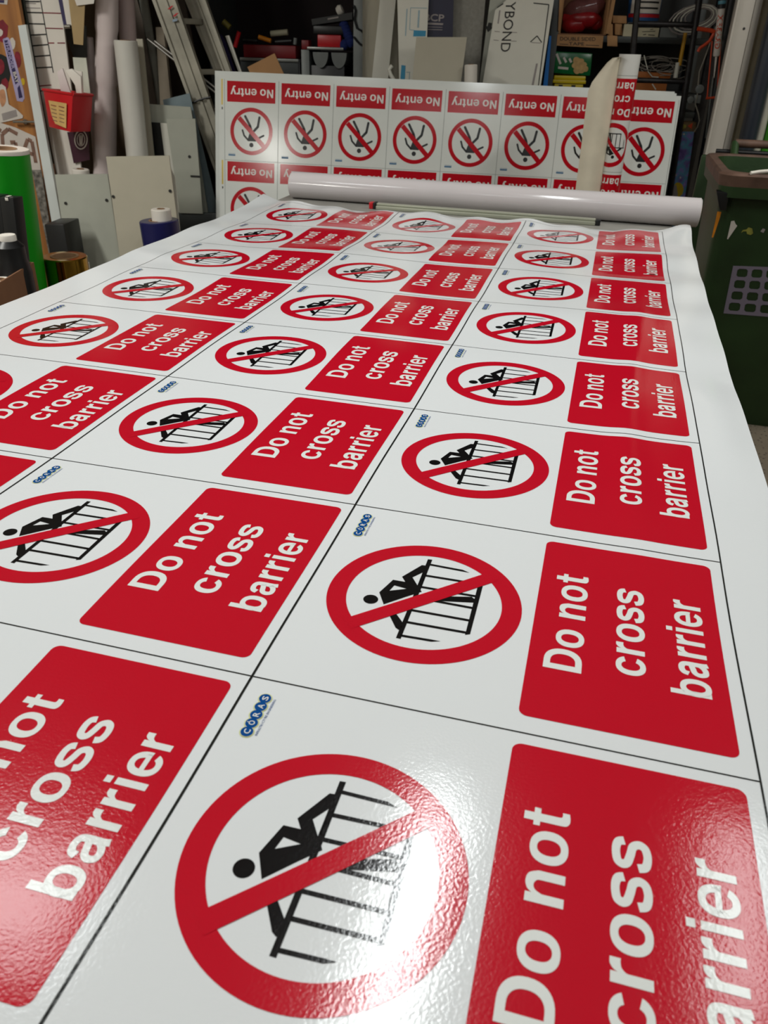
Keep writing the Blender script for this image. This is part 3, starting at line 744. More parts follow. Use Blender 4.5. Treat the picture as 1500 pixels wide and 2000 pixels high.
MB().prism(board_pts([(114,0),(122,0),(131,52),(125,54)], -.085, False, .25), EY*.006, STK_N).build('board', t)
MB().prism(board_pts([(122,0),(136,0),(141,50),(131,52)], -.087, False, .2), EY*.004, PAPER).build('paper', t)
MB().tube(hit(127,52,-.097), hit(138,52,-.097), .010, m=HK).build('clip', t)
KRAFT = mat('kraft_paper', (176, 150, 106), .7, 0, .08)
slab('kraft_tag', 'long brown kraft paper tag hanging beside the clipboard', 'paper tag', [(134,0),(166,0),(162,88),(144,86)], -.10, .004, KRAFT, False, .12)
slab('paper_note', 'white paper note hanging above the kraft tag', 'note', [(146,0),(184,0),(183,7),(150,11)], -.11, .002, PAPER, False, .12)
t0 = slab('maroon_poster', 'maroon poster with a white round crest below the red bin', 'poster', [(131,258),(172,256),(175,312),(144,319)], -.085, .004, mat('maroon', (62, 20, 40), .5), False)
q = MB()
def on_ring(q, c, rx, ry, w_, pl, m, off=-.002, n=28):
    pts = [(c[0] + rx*math.cos(2*math.pi*k/n), c[1] + ry*math.sin(2*math.pi*k/n)) for k in range(n+1)]
    for a, b_ in zip(pts, pts[1:]): bar(q, a, b_, w_, pl, m, off)
on_ring(q, (158,273), 12, 18, .006, -.085, STK_W); on_ring(q, (158,273), 7.5, 12, .004, -.085, STK_W)
for dx in (-3, 0, 3): bar(q, (158+dx,264), (158+dx*.6,283), .005, -.085, STK_W)
q.build('crest', t0, smooth=0, label='white round crest')

# red plastic bin with papers, on the chart
RB = -0.10
A0, B0, C0 = hit(84,175,-.26), hit(142,184,-.42), hit(181,186,-.27)
A1, B1, C1 = hit(96,248,-.26), hit(138,258,-.42), hit(177,257,-.27)
t = thing('red_bin', 'red plastic wall bin with a yellow label, stuffed with paper', 'bin', (A1 + B1 + C1)/3)
D0_ = A0 + (C0 - B0); D1_ = A1 + (C1 - B1)
q = MB()
ins = lambda p, c, f=.07: p.lerp(c, f)
ct = (A0+B0+C0+D0_)/4; cb = (A1+B1+C1+D1_)/4
loops = [[A1,B1,C1,D1_], [A0,B0,C0,D0_], [ins(p, ct) for p in (A0,B0,C0,D0_)], [ins(p, cb, .1) + EZ*.008 for p in (A1,B1,C1,D1_)]]
vs_ = [p for l in loops for p in l]
q.add(vs_, [(3,2,1,0)] + [(4*j+k, 4*j+(k+1)%4, 4*j+4+(k+1)%4, 4*j+4+k) for j in range(3) for k in range(4)] + [(12,13,14,15)], RED_P); q.build('body', t, .004)
q = MB(); rim = [A0,B0,C0,D0_]
for a, b_ in zip(rim, rim[1:] + rim[:1]): q.tube(a, b_, .007, m=RED_P, n=10)
q.build('rim', t)
q = MB(); u_ = (B0 - A0); dn = (A1 - A0); nn = u_.cross(dn).normalized(); nn = nn if nn.dot(EY) < 0 else -nn
bl4 = lambda f, g, e: (A0.lerp(B0, f)).lerp(A1.lerp(B1, f), g) + nn*e
L4 = [bl4(f, g, .005) for f, g in ((.18,.26),(.84,.26),(.84,.92),(.36,.86),(.24,.66))]
q.prism(L4, nn*.0015, mat('yellow_label', (214, 176, 112), .6, 0, .1, 20))
for k in range(5):
    for f0 in (.26, .56):
        q.prism([bl4(f, g, .0067) for f, g in ((f0,.36+.1*k),(f0+.2,.37+.1*k),(f0+.2,.39+.1*k),(f0,.38+.1*k))], nn*.0005, STK_B if k else STK_R)
q.build('label', t, smooth=0, label='yellow printed label')
for i, (px4, d_, m) in enumerate((([(111,140),(122,133),(139,184),(119,180)], -.28, PAPER_P), ([(127,137),(140,134),(158,150),(160,188),(141,186)][:4], -.31, PAPER), ([(140,135),(160,140),(162,188),(150,188)], -.25, PAPER))):
    q = MB(); q.prism([hit(*p, d_) for p in px4], EY*.012, m)
    single(q, 'paper_sheaf', ['pinkish folded paper leaning left in the red bin', 'bright white folded paper in the middle of the red bin', 'white folded paper at the right of the red bin'][i], 'paper', 'papers in the red bin', .003)

# tall rolls behind the grey panels
def px_roll(name, label, cat, top, bot, rpx, d, m, group=None, cap=True, up=0.0, core_r=None, band=None):
    a, b_ = hit(*top, d), hit(*bot, d); r = (hit(top[0]+rpx, top[1], d) - hit(top[0]-rpx, top[1], d)).length/2
    if up: a = a + (a - b_).normalized()*up
    b_ = floor_down(a, b_)
    return roll(name, label, cat, b_, a, r, m, core_r or r*.45, group, band)
q = MB(); D_ = .03
prof = [(0,20.5),(50,21.5),(62,19.5),(80,20),(120,21),(150,22),(160,19),(180,20.5),(240,21.5),(300,22),(345,23)]
a, b_ = hit(209,0,D_), hit(205,345,D_); ax_ = (b_ - a).normalized(); L_ = (b_ - a).length; pxm = (hit(210,0,D_) - hit(209,0,D_)).length
pr = [(21*pxm, -.45)] + [(r*pxm, L_*y/345) for y, r in prof]; tot = a.z/-ax_.z; pr.append((27*pxm, tot))
q.lathe([(0.001, -.45)] + pr + [(0.001, tot)], a, ax_, PAPER_P, 28)
single(q, 'crumpled_vinyl', 'tall crumpled pinkish white vinyl roll right of the red bin', 'vinyl roll')
px_roll('vinyl_roll', 'dull pink roll behind the crumpled roll', 'vinyl roll', (246,0), (262,300), 16, .19, mat('dull_pink_film', (196, 176, 174), .5, 0, .04), up=.3)
px_roll('vinyl_roll', 'narrow pinkish roll behind the pale sheet, left of the crumpled roll', 'vinyl roll', (172,72), (190,300), 9, .19, PAPER_P)
px_roll('vinyl_roll', 'tall white vinyl roll with open top right of the crumpled roll', 'vinyl roll', (245,79), (268,300), 21.5, -.08, mat('white_roll_film', (214, 212, 204), .35, 0, .03))
px_roll('vinyl_roll', 'short white roll peeping over the left grey panel', 'vinyl roll', (157,330), (166,420), 15.5, -.2, PAPER)
slab('grey_board', 'tall grey board with a black strip standing right of the white roll', 'board', [(288,203),(372,209),(387,300),(306,300)], .06, .01, PANEL_C)
slab('beige_board', 'narrow beige board standing just behind the tall white roll', 'board', [(266,76),(278,76),(300,300),(286,300)], .02, .012, PANEL_G)
slab('black_strip', 'black board strip in front of the tall grey board', 'board', [(284,238),(313,240),(322,310),(290,310)], .045, .01, BLACK_P)
slab('white_strip', 'thin white strip beside the black board strip', 'board', [(313,240),(326,241),(336,310),(322,310)], .036, .008, PANEL_W)
slab('bluish_sheet', 'small blue grey sheet behind the ladder foot', 'board', [(318,195),(370,182),(378,215),(322,215)], .10, .006, mat('blue_grey_sheet', (120, 136, 142), .5))
def _holes(pts, pl):
    def f(q):
        for p in pts:
            c = hit(*p, pl); q.tube(c - EY*.0015, c + EY*.002, .008, m=INK, n=14)
    return f
slab('composite_board', 'cool grey composite panel leaning at the left, with two screw holes', 'panel', [(107,341),(210,340),(234,502),(130,492)], (-.33, .70, .12), .008, PANEL_C, extra=_holes([(128,397),(208,391)], (-.335, .70, .12)))
slab('composite_board', 'warm grey panel leaning right of the cool grey panel, taller', 'panel', [(207,306),(330,304),(347,440),(234,502)], (-.38, .80, .12), .008, PANEL_G, extra=_holes([(221,384),(332,373)], (-.385, .80, .12)))
slab('beige_strip', 'thin beige strip standing right of the warm grey panel', 'board', [(331,325),(341,345),(349,428),(344,428)], -.30, .008, PANEL_W)
q = MB(); a, b_ = hit(340,416,.0), hit(425,416,.0); q.prism([V((a.x,a.y,0)), V((b_.x,b_.y,0)), b_, a], EY*.03, STEEL_D)
single(q, 'dark_case', 'dark grey case on the floor under the hanging grey sheet', 'case', None, .008)
a, b_ = hit(327,250,-.02), hit(384,250,-.02)
tz = hit(370,417,-.02).z
q = MB(); board(q, [(325,232),(381,232),(396,417.5),(351,416)], -.01, .008, PANEL_C, False); _holes([(370,306)], -.012)(q); bar(q, (372,344), (391,345), .010, -.012, INK)
single(q, 'grey_sheet', 'hanging grey sheet with one hole standing on the dark case', 'panel', None, 0, 0)
px_roll('vinyl_roll', 'short navy blue vinyl roll in front of the warm grey panel', 'vinyl roll', (310,430), (318,480), 36, -.62, mat('navy_film', (22, 24, 82), .35), core_r=.052)
c0 = hit(314,408,-.62)
roll('vinyl_roll', 'small white roll standing inside the navy blue roll', 'vinyl roll', V((c0.x, c0.y, .02)), c0, .050, PAPER, .02)

# near left: green roll, gold roll, carton with black bottles
px_roll('vinyl_roll', 'bright green vinyl roll standing at the left edge', 'vinyl roll', (3,290), (42,555), 47, -1.8, mat('green_film', (8, 150, 18), .4, 0, .03), core_r=.052, band=mat('backing_paper', (226, 216, 206), .6))
a = hit(3,290,-1.8)
GOLD = mat('gold_chrome_film', (196, 160, 70), .12, 1.0, .05)
px_roll('vinyl_roll', 'short gold chrome vinyl roll beside the green roll', 'vinyl roll', (126,500), (136,560), 40, -1.66, GOLD, core_r=.055)
px_roll('vinyl_roll', 'small white roll just right of the gold roll', 'vinyl roll', (164,512), (168,540), 9, -1.55, PAPER)
zc = .70
P1, P0 = onz(66,512,zc), onz(-14,560,zc); dr = (P0 - P1); lf = V((dr.y, -dr.x, 0)).normalized(); lf = lf if lf.x < 0 else -lf
P2, P3 = P1 + lf*.34, P0 + lf*.34
t = thing('cardboard_carton', 'open brown cardboard carton of black bottles beside the table', 'carton', V(((P0.x+P2.x)/2, (P0.y+P2.y)/2, 0)))
q = MB(); cor = [P0, P1, P2, P3]; cen = (P0+P1+P2+P3)/4
ci = [p.lerp(cen, .03) for p in cor]
dn_ = lambda p, z: V((p.x, p.y, z))
vs_ = [dn_(p, 0) for p in cor] + cor + ci + [dn_(p, .43) for p in ci]
q.add(vs_, [(3,2,1,0)] + [(4*j+k, 4*j+(k+1)%4, 4*j+4+(k+1)%4, 4*j+4+k) for j in range(3) for k in range(4)] + [(12,13,14,15)], CARD_D); q.build('box', t)
def in_box(f, g): return P0 + (P1 - P0)*f + lf*.34*g
bt = in_box(.72, .30); bt = V((bt.x, bt.y, .432)); rb = .058
def bottle(label, p, h, r):
    t = thing('black_bottle', label, 'bottle', p, 'bottles in the carton')
    MB().lathe([(.001,0),(r*.95,0),(r,.008),(r,h*.68),(r*.93,h*.72),(r*.93,h*.74),(r*.86,h*.78),(r*.84,h*.90),(r*.5,h*.95),(.001,h*.95)], p, EZ, BLACK_P, 32).build('body', t)
    MB().lathe([(.001,h*.95),(r*.48,h*.95),(r*.48,h*.99),(r*.44,h),(.001,h)], p, EZ, PAPER, 24).build('cap', t, label='white cap')
c1 = onz(14,458,.80); 
bottle('black bottle with a white cap in the carton', V((c1.x, c1.y, .432)), .368, .054)
for px, py, zt_, lab in ((22, 384, .885, 'black square tube standing behind the carton, nearest the green roll'), (-4, 380, .87, 'black square tube behind the carton, cut by the left edge of the photo')):
    c = onz(px, py, zt_); q = MB(); wv = .026
    q.obox(V((c.x-wv-.09, c.y-wv, 0)), (2*wv,0,0), (0,2*wv,0), (0.09,0,zt_), BLACK_P)
    q.obox(V((c.x-wv*.3, c.y-wv*1.04, zt_-.012)), (wv*.7,0,0), (0,wv,0), (0,0,.016), PAPER)
    single(q, 'black_tube', lab, 'tube', 'black tubes behind the carton', .003)
c = onz(-3,546,.68)
roll('tape_roll', 'white roll lying flat in the front of the carton', 'tape roll', V((c.x, c.y, .432)), V((c.x, c.y, .68)), .042, PAPER, .02)

# aluminium ladder leaning sideways
LB = .14
p1 = board_pts([(298,0),(343,0),(409,191),(372,202)], LB, True, .7); p2 = board_pts([(362,0),(402,0),(440,108),(416,132)], .34, True, .7)
t = thing('aluminium_ladder', 'worn aluminium ladder leaning behind the left end of the No entry boards', 'ladder', (p1[2] + p2[3])/2)
for p in (p1, p2):
    q = MB(); fr0 = lambda f, e: (p[0].lerp(p[1], f) + EY*e, p[3].lerp(p[2], f) + EY*e)
    for f0, f1, e0 in ((.0, .15, -.010), (.15, .50, .004), (.50, .62, -.008), (.62, .86, .004), (.86, 1.0, -.010)):
        (a_, d_), (b_, c_) = fr0(f0, e0), fr0(f1, e0); q.prism([a_, b_, c_, d_], EY*(.028 - e0), ALU_D)
    q.build('rail', t, 0, 0)
def on_line(p, z):
    c, b_ = (p[0]+p[1])/2, (p[2]+p[3])/2; f = (c.z - z)/(c.z - b_.z); return c.lerp(b_, f) + EY*.014
zr = hit(385, 42, .24).z; zq = hit(418, 141, .24).z; stp = zr - zq
k = -1
while zr - stp*k > .12:
    z = zr - stp*k; a, b_ = on_line(p1, z), on_line(p2, z)
    q = MB(); q.obox(a - EZ*.014, b_ - a, EZ*.028, EY*.03, ALU_D); q.build('rung', t, .003); k += 1
q = MB()
for c, w_, h_ in (((333,15), 6, 3.2), ((343,29), 6, 3.2)):
    poly(q, [(c[0]-w_, c[1]+3), (c[0]+1, c[1]-h_), (c[0]+w_, c[1]-h_-1), (c[0]-1, c[1]+h_)], LB-.010, RED_P)
poly(q, [(337,38),(346,36),(346,41),(337,43)], LB-.010, mat('pale_blue_tape', (150, 170, 190), .5)); q.build('tape_mark', t, smooth=0, label='red and blue tape marks')
q = MB(); pts = ss_path([(371,203),(385,197),(400,192),(411,190)], LB-.016); q.path(pts, .005, BLACK_P); q.build('cord', t, label='dark cord tied round the rail')

slab('brown_board', 'dull brown board standing behind the ladder on the left', 'board', [(240,0),(268,0),(322,200),(285,200)], .40, .015, mat('dull_brown_board', (122, 110, 98), .6, 0, .08), True, .6)
slab('grey_batten', 'thin grey batten standing left of the ladder', 'batten', [(272,0),(286,0),(302,110),(293,110)], .36, .02, mat('batten_grey', (136, 136, 126), .6), True, .6)
slab('dark_board', 'dark brown board behind the ladder', 'board', [(283,0),(360,0),(420,300),(340,300)], .62, .015, mat('dark_brown_board', (76, 64, 54), .6, 0, .15), True, .6)
slab('timber_batten', 'beige timber batten standing behind the ladder, cut off square at the top', 'batten', [(304,53),(319,53),(333,190),(312,190)], .30, .03, mat('pale_timber', (150, 138, 120), .6))
for k, (a, b_, lab) in enumerate((((288,76), (432,190), 'lower thin metal rod crossing behind the ladder'), ((302,80), (345,114), 'upper thin metal rod crossing behind the ladder'))):
    q = MB(); q.tube(hit(*a, .24), hit(*b_, .24) if k == 0 else hit(434,182,.24), .006, m=ALU, n=12)
    single(q, 'metal_rod', lab, 'rod')
slab('blue_trim', 'dark blue plastic trim leaning right of the ladder', 'trim', [(430,66),(439,78),(461,145),(451,145)], .45, .012, STK_N)
slab('white_trim', 'white plastic trim leaning beside the blue trim', 'trim', [(440,70),(447,69),(474,147),(468,147)], .42, .012, PANEL_W)

# ================================================================== middle: open steel cabinet with tools
CF = .80
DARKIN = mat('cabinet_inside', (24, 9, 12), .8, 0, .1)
xa, xb, xc = hit(415,100,CF), hit(688,165,CF), hit(737,0,CF)
sA = (xa - W(0,0,0)).dot(EX); sB = (hit(690,80,CF) - W(0,0,0)).dot(EX); sC = (hit(722,80,CF) - W(0,0,0)).dot(EX); sD = (hit(731,80,CF) - W(0,0,0)).dot(EX)
t = thing('steel_cabinet', 'open dark steel cabinet full of tools behind the boards', 'cabinet', W((sA+sD)/2, CF+.3, 0))
def bbox(q, s0, s1, d0, d1, z0, z1, m): return q.obox(W(s0, d0, z0), EX*(s1-s0), EY*(d1-d0), EZ*(z1-z0), m)
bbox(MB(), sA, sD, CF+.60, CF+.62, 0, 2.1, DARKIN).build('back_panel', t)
bbox(MB(), sA-.02, sA, CF, CF+.62, 0, 2.1, STEEL_D).build('side_panel', t)
bbox(MB(), sB, sC, CF, CF+.60, 0, 2.1, STEEL_G).build('side_panel', t, .003)
bbox(MB(), sC, sD, CF+.02, CF+.62, 0, 2.1, BLACK_M).build('edge_trim', t)
bbox(MB(), sA, sD, CF, CF+.62, 2.1, 2.13, STEEL_D).build('top_panel', t)
bbox(MB(), sA, sB, CF+.01, CF+.60, .05, .08, STEEL_D).build('base_shelf', t)
def S_(px, py, d): return (hit(px, py, d) - W(0,0,0)).dot(EX)
# tool chest
d_ = CF + .03; s0, s1 = S_(468,112,d_), S_(586,118,d_); zt = pz(525, 112, d_)
t = thing('tool_chest', 'black tool chest with pale drawer lips in the steel cabinet', 'tool chest', W((s0+s1)/2, d_+.2, .08))
bbox(MB(), s0, s1, d_, d_+.42, .08, zt-.004, BLACK_P).build('body', t, .004)
LIP = mat('drawer_lip', (150, 152, 148), .35, .5)
hd = (zt - .08)/8
for k in range(8):
    z1 = zt - hd*k
    dr_ = bbox(MB(), s0+.01, s1-.01, d_-.012, d_, z1-hd+.012, z1-.012, STEEL_D).build('drawer', t, .003)
    bbox(MB(), s0+.006, s1-.006, d_-.026, d_-.010, z1-.022, z1-.004, LIP).build('lip', dr_, .003)
q = MB(); bbox(q, s0+.02, s1-.03, d_+.02, d_+.30, zt-.004, pz(525, 88, d_), RED_D)
single(q, 'red_tool_tray', 'dark red tool tray on top of the black tool chest', 'tool tray', None, .006)
zy = pz(525, 88, d_)
def stick(name, label, cat, a, b_, r, m, group=None, d=None):
    d = d_ + .06 if d is None else d
    q = MB(); q.tube(hit(*a, d), hit(*b_, d), r, m=m, n=14); return single(q, name, label, cat, group)
OR = mat('orange_plastic', (226, 140, 26), .4); BR = mat('brush_grey', (150, 146, 124), .6)
stick('pliers', 'orange handled pliers lying on the red tool tray', 'pliers', (505,72), (529,80), .013, OR)
stick('brush', 'grey brush lying on the tools in the cabinet', 'brush', (529,66), (562,63), .017, BR)
stick('screwdriver', 'red screwdriver standing at the left of the tool tray', 'screwdriver', (467,62), (459,92), .013, RED_P)
stick('yellow_tool', 'olive yellow tool in the cabinet, left of the red screwdriver', 'tool', (436,42), (449,54), .018, mat('olive_yellow', (128, 118, 46), .5), None, CF+.1)
stick('hammer', 'black hammer lying across the tool tray', 'hammer', (475,78), (503,80), .014, BLACK_P)
stick('drill_bit', 'grey steel socket standing on the right of the tool tray', 'tool', (577,74), (576,87), .012, STEEL_G)
stick('cutter', 'black cutter lying on the right of the tool tray', 'cutter', (538,82), (570,80), .014, BLACK_P)
# grey tool cart with two drum bins
d2 = CF + .02; s2, s3, s4 = S_(588,110,d2), S_(604,110,d2), S_(672,100,d2); zl = pz(640, 92, d2); zl2 = pz(640, 98, d2)
t = thing('tool_cart', 'grey tool cart with two round scoops under its lip, right of the tool chest', 'tool cart', W((s2+s4)/2, d2+.2, .08))
bbox(MB(), s2, s3, d2, d2+.40, .08, zl2, STEEL_G).build('post', t, .004)
bbox(MB(), s3, s4, d2+.02, d2+.40, .08, pz(640, 128, d2), BLACK_P).build('body', t, .004)
bbox(MB(), s3-.01, s4, d2-.02, d2+.40, zl2, zl, LIP).build('lip', t, .004)
for c in (626, 662):
    sc = S_(c, 110, d2); r = .048
    q = MB(); zc_ = zl2 - .012
    pts = [W(sc + r*math.cos(R(a)), d2, zc_ + 1.75*r*math.sin(R(a))) for a in range(180, 361, 12)]
    q.prism(pts, EY*.25, STEEL_G); q.build('scoop', t)
q = MB(); bbox(q, S_(589,98,d2), S_(603,98,d2), d2+.0, d2+.1, zl2+.001, zl2+.05, RED_D); single(q, 'red_block', 'small red block on the post of the grey tool cart', 'block', None, .003)
q = MB(); bbox(q, S_(620,80,d2), S_(666,80,d2), d2, d2+.16, zl, pz(640, 68, d2), RED_P); q0 = single(q, 'red_box', 'small red box on the grey tool cart', 'box', None, .004)
zr_ = pz(640, 68, d2)
q = MB(); bbox(q, S_(612,60,d2), S_(672,60,d2), d2-.01, d2+.2, zr_+.001, pz(640, 50, d2), BLACK_P); single(q, 'tool_case', 'black tool case lying on the small red box', 'tool case', None, .006)
q = MB(); q.prism([hit(*p, d2-.02) for p in ((608,37.5),(688,24),(688,38),(610,49))], EY*.22, BLACK_P)
q.prism([hit(*p, d2-.0222) for p in ((640,35.5),(661,32),(661,35),(640,38.8))], EY*.002, STK_G)
single(q, 'tool_case', 'tilted black tool case with a pale mark, topmost in the cabinet', 'tool case', None, 0)
q = MB(); c = hit(664,20,d2+.05); q.lathe([(.001,-.022),(.022,-.018),(.03,0),(.024,.016),(.001,.022)], c, V((1,0,.5)), PAPER, 20); single(q, 'white_cup', 'white rounded cup on top of the tilted tool case', 'knob')
q = MB(); rnd = random.Random(4)
for k in range(7):
    c = hit(672 + 2.4*k % 14, 48 + 6.6*k, d2 + .01); q.lathe([(.001,-.035),(.022,-.02),(.03,0),(.02,.022),(.001,.034)], c, V((rnd.random()-.5, .2, 1)), mat('blue_cloth', (26, 44, 110), .8, 0, .2, 20), 12)
single(q, 'blue_cloth', 'crumpled blue cloth hanging beside the red box', 'cloth')
q = MB(); q.path(ss_path([(690,10),(694,20),(692,38),(697,55),(706,60),(713,70),(716,82),(712,90),(704,87),(697,80),(691,72)], CF-.012), .006, BLACK_P); single(q, 'black_cable', 'black cable looped on the grey cabinet side', 'cable')
slab('cardboard_piece', 'tan cardboard piece sticking up behind the No entry boards', 'cardboard', [(483,131),(536,104),(560,157),(495,157)], .30, .006, CARD)

# ================================================================== middle right: sheet materials
slab('white_plank', 'white plank standing right of the steel cabinet', 'plank', [(740,20),(771,20),(757,165),(725,165)], .45, .03, PANEL_W, True, .3)
slab('beige_plank', 'beige board end above the white plank', 'board', [(735,0),(775,0),(772,24),(740,22)], .52, .03, PANEL_G, True, .3)
q = MB(); q.path(ss_path([(766,128),(760,136),(763,146),(769,156),(774,168),(776,178)], .30), .011, PANEL_W, 10); single(q, 'white_hook', 'white plastic hook strip in front of the dark gap', 'hook')
CY = mat('cyan_print', (40, 140, 180), .4); CYL = mat('pale_cyan_print', (150, 176, 186), .4)
PA = (.34, 1.5, .08)
def _pa(q):
    for a, b_ in (((802,15),(834,16)),((802,15),(800,58)),((800,58),(809,59))): bar(q, a, b_, .003, PA, CYL)
    poly(q, [(808,59),(832,60),(831,71),(807,71)], PA, CY); poly(q, [(784,127),(792,128),(790,168),(781,168)], PA, CY)
    poly(q, [(817,20),(820,20),(818,54),(815,54)], PA, CYL); poly(q, [(794,17),(796,17),(793,70),(791,70)], PA, CYL); bar(q, (793,141), (801,141), .003, PA, CYL); bar(q, (800,141), (798,168), .003, PA, CYL)
slab('film_covered_board', 'tall white board with cyan printed protective film', 'board', [(776,0),(837,0),(830,170),(780,170)], PA, .006, PANEL_W, True, .4, extra=_pa)
PB = (.37, 1.5, .05)
def _pb(q):
    text_on(q, 'BCP', (828,40), (867,42), (829,26), PB, STK_G, .02); poly(q, [(835,44),(866,45.5),(865,49),(835,48)], PB, STK_G)
    for y in (52.5, 57.5): bar(q, (836,y), (864,y+.8), .003, PB, STK_G)
slab('navy_board', 'navy blue board with pale BCP lettering', 'board', [(826,0),(886,0),(882,170),(824,170)], PB, .005, mat('navy_board_face', (34, 34, 58), .45), True, .4, extra=_pb)
slab('grey_felt_board', 'speckled grey board standing right of the navy board', 'board', [(884,0),(948,0),(934,170),(876,170)], (.42, 1.5, .045), .02, mat('speckled_grey', (140, 138, 130), .7, 0, .12, 60), True, .4)
slab('grey_composite_board', 'smaller light grey panel leaning in front of the navy board', 'panel', [(813,72.5),(912,72.5),(899,170),(804,170)], (.20, 1.35, .08), .008, PANEL_G)
px_roll('white_tube', 'white tube standing right of the smaller grey panel', 'tube', (920,126), (919,170), 12.5, .17, PAPER)
PC = (.40, 1.5, .05)
slab('arrow_board', 'pale grey board with a black arrow behind the lettered board', 'board', [(957,0),(1010,0),(990,172),(935,172)], PC, .006, PANEL_C, True, .4,
     extra=lambda q: poly(q, [(954,44),(961,45),(960,53),(962.5,54),(953,63),(947,50),(952,51.5)], PC, INK))
q = MB(); poly(q, [(947,28),(958,0),(940,0),(946,14)], (.43, 1.5, .08), BLACK_P, 0, .004)
PD = (.34, 1.5, .04)
def _pd(q):
    text_on(q, 'YBOND', (989,3), (977,101), (1009,3), PD, INK, 0.0)
    for a, b_ in (((966,61),(976,62)),((999,63),(1010,63.5)),((964,78),(974,79)),((998,80),(1009,80.5))): bar(q, a, b_, .003, PD, STK_G)
    for a, b_ in (((1036,82),(1049,70)),((1049,70),(1058,83)),((971,15),(983,7)),((1072,9),(1051,172)),((1042,6),(1072,9))): bar(q, a, b_, .005, PD, INK)
    bar(q, (1038,83), (1056,84), .003, PD, STK_G); poly(q, [(1047,124),(1050.5,124),(1041,173),(1037,173)], PD, STK_G); poly(q, [(975,20),(977.5,20),(974,46),(971.5,46)], PD, STK_G)
tl_, tr_, br_, bl_ = board_pts([(980,-10),(1083.5,-10),(1055,174),(946,174)], PD, True, .0)
cut = hit(967,20,PD)
q = MB(); q.prism([hit(1000,-10,PD), tr_, br_, bl_, cut], EY*.012, PANEL_W); _pd(q)
single(q, 'lettered_board', 'wide white board lettered YBOND sideways', 'board', None, 0, 0)
slab('blue_board', 'thin bright blue board edge right of the lettered board', 'board', [(1073,70),(1077,70),(1069,174),(1060,174)], .40, .01, mat('bright_blue', (20, 110, 190), .4))

# ================================================================== right: dark shelving with its clutter
SF = .55
zs1 = pz(1300, 73, SF); zs1b = pz(1300, 86, SF); zs2 = pz(1350, 219, SF); zs2b = pz(1350, 231, SF)
sL, sL2 = S_(1089,0,SF), S_(1102,0,SF); sR = S_(1398,60,SF)
t = thing('shelving_unit', 'dark grey steel shelving unit crowded with boxes at the right', 'shelving', W((sL+sR)/2, SF+.25, 0))
bbox(MB(), sL-.025, sL+.025, SF-.01, SF+.04, 0, 2.3, STEEL_D).build('post', t, .003)
bbox(MB(), sR-.02, sR+.03, SF-.01, SF+.04, 0, 2.3, BLACK_M).build('post', t, .003)
for s_ in (sL-.025, sR-.02): bbox(MB(), s_, s_+.05, SF+.46, SF+.51, 0, 2.3, STEEL_D).build('post', t, .003)
for zt_, zb_ in ((zs1, zs1b), (zs2, zs2b), (.12, .08), (2.05, 2.01), (pz(1100, 176, SF), pz(1100, 186, SF))):
    bbox(MB(), sL, sR, SF, SF+.5, zb_, zt_, STEEL_D).build('shelf', t, .003)
bbox(MB(), sL, sR, SF+.52, SF+.53, 0, 2.3, BLACK_P).build('back_panel', t)
zs3 = pz(1100, 176, SF)
# carton with red bag on the top shelf
t = thing('cardboard_carton', 'open cardboard carton marked DOUBLE SIDED TAPE on the shelf', 'carton', W(S_(1140,70,SF), SF+.2, zs1))
s0, s1 = S_(1093,40,SF), S_(1186,50,SF)
q = MB(); bbox(q, s0, s0+.012, SF+.0, SF+.3, zs1, zs1+.28, CARD); bbox(q, s1-.012, s1, SF+.0, SF+.3, zs1, zs1+.20, CARD); bbox(q, s0, s1, SF+.3, SF+.31, zs1, zs1+.28, CARD_D); bbox(q, s0, s1, SF, SF+.3, zs1, zs1+.006, CARD_D); q.build('box', t)
q = MB(); fl = SF - .012
q.prism([hit(*p, fl) for p in ((1089,67),(1179,70),(1176,94),(1087,89))], EY*.004, CARD)
text_on(q, 'DOUBLE SIDED', (1094,79), (1163,80), (1094,71.5), fl, INK, 0.0); text_on(q, 'TAPE', (1111,88), (1141,89), (1111,81.5), fl, INK, 0.0)
bar(q, (1093,86), (1110,87), .003, fl, INK); bar(q, (1144,88), (1170,89), .003, fl, INK)
q.build('flap', t, smooth=0, label='hand lettered front flap')
q = MB(); q.prism([hit(*p, SF-.02) for p in ((1183,66),(1190,66),(1202,0),(1196,-6))], EY*.01, CARD); q.build('flap', t)
q = MB(); q.prism([hit(*p, SF-.02) for p in ((1090,60),(1094,60),(1099,0),(1093,-4))], EY*.01, CARD); q.build('flap', t)
BAG = mat('dark_red_bag', (150, 24, 32), .25, 0, .3, 12, .6, 14); BAGC = mat('clear_film', (120, 74, 74), .15, 0, .4, 10, .8, 14)
def lump(q, px, py, d, rx, rz, m, tilt=(0,0,1), n=20):
    c = hit(px, py, d); rnd = random.Random(int(px*7+py))
    prof = [(.001, -rz)] + [(rx*math.sin(math.pi*k/7)*(.85+.3*rnd.random()), -rz*math.cos(math.pi*k/7)) for k in range(1, 7)] + [(.001, rz)]
    q.lathe(prof, c, V(tilt), m, n)
q = MB(); lump(q, 1122, 48, SF+.12, .045, .07, BAG, (1,0,.1)); lump(q, 1135, 36, SF+.12, .05, .11, BAG, (1,0,.0)); lump(q, 1155, 42, SF+.14, .04, .07, BAG, (1,0,-.2))
single(q, 'red_bag', 'crumpled red plastic bag in the marked carton', 'bag')
q = MB(); lump(q, 1140, 16, SF+.13, .06, .12, BAGC, (1,0,.25)); single(q, 'film_bag', 'glossy dull red film bag on top of the red bag', 'bag')
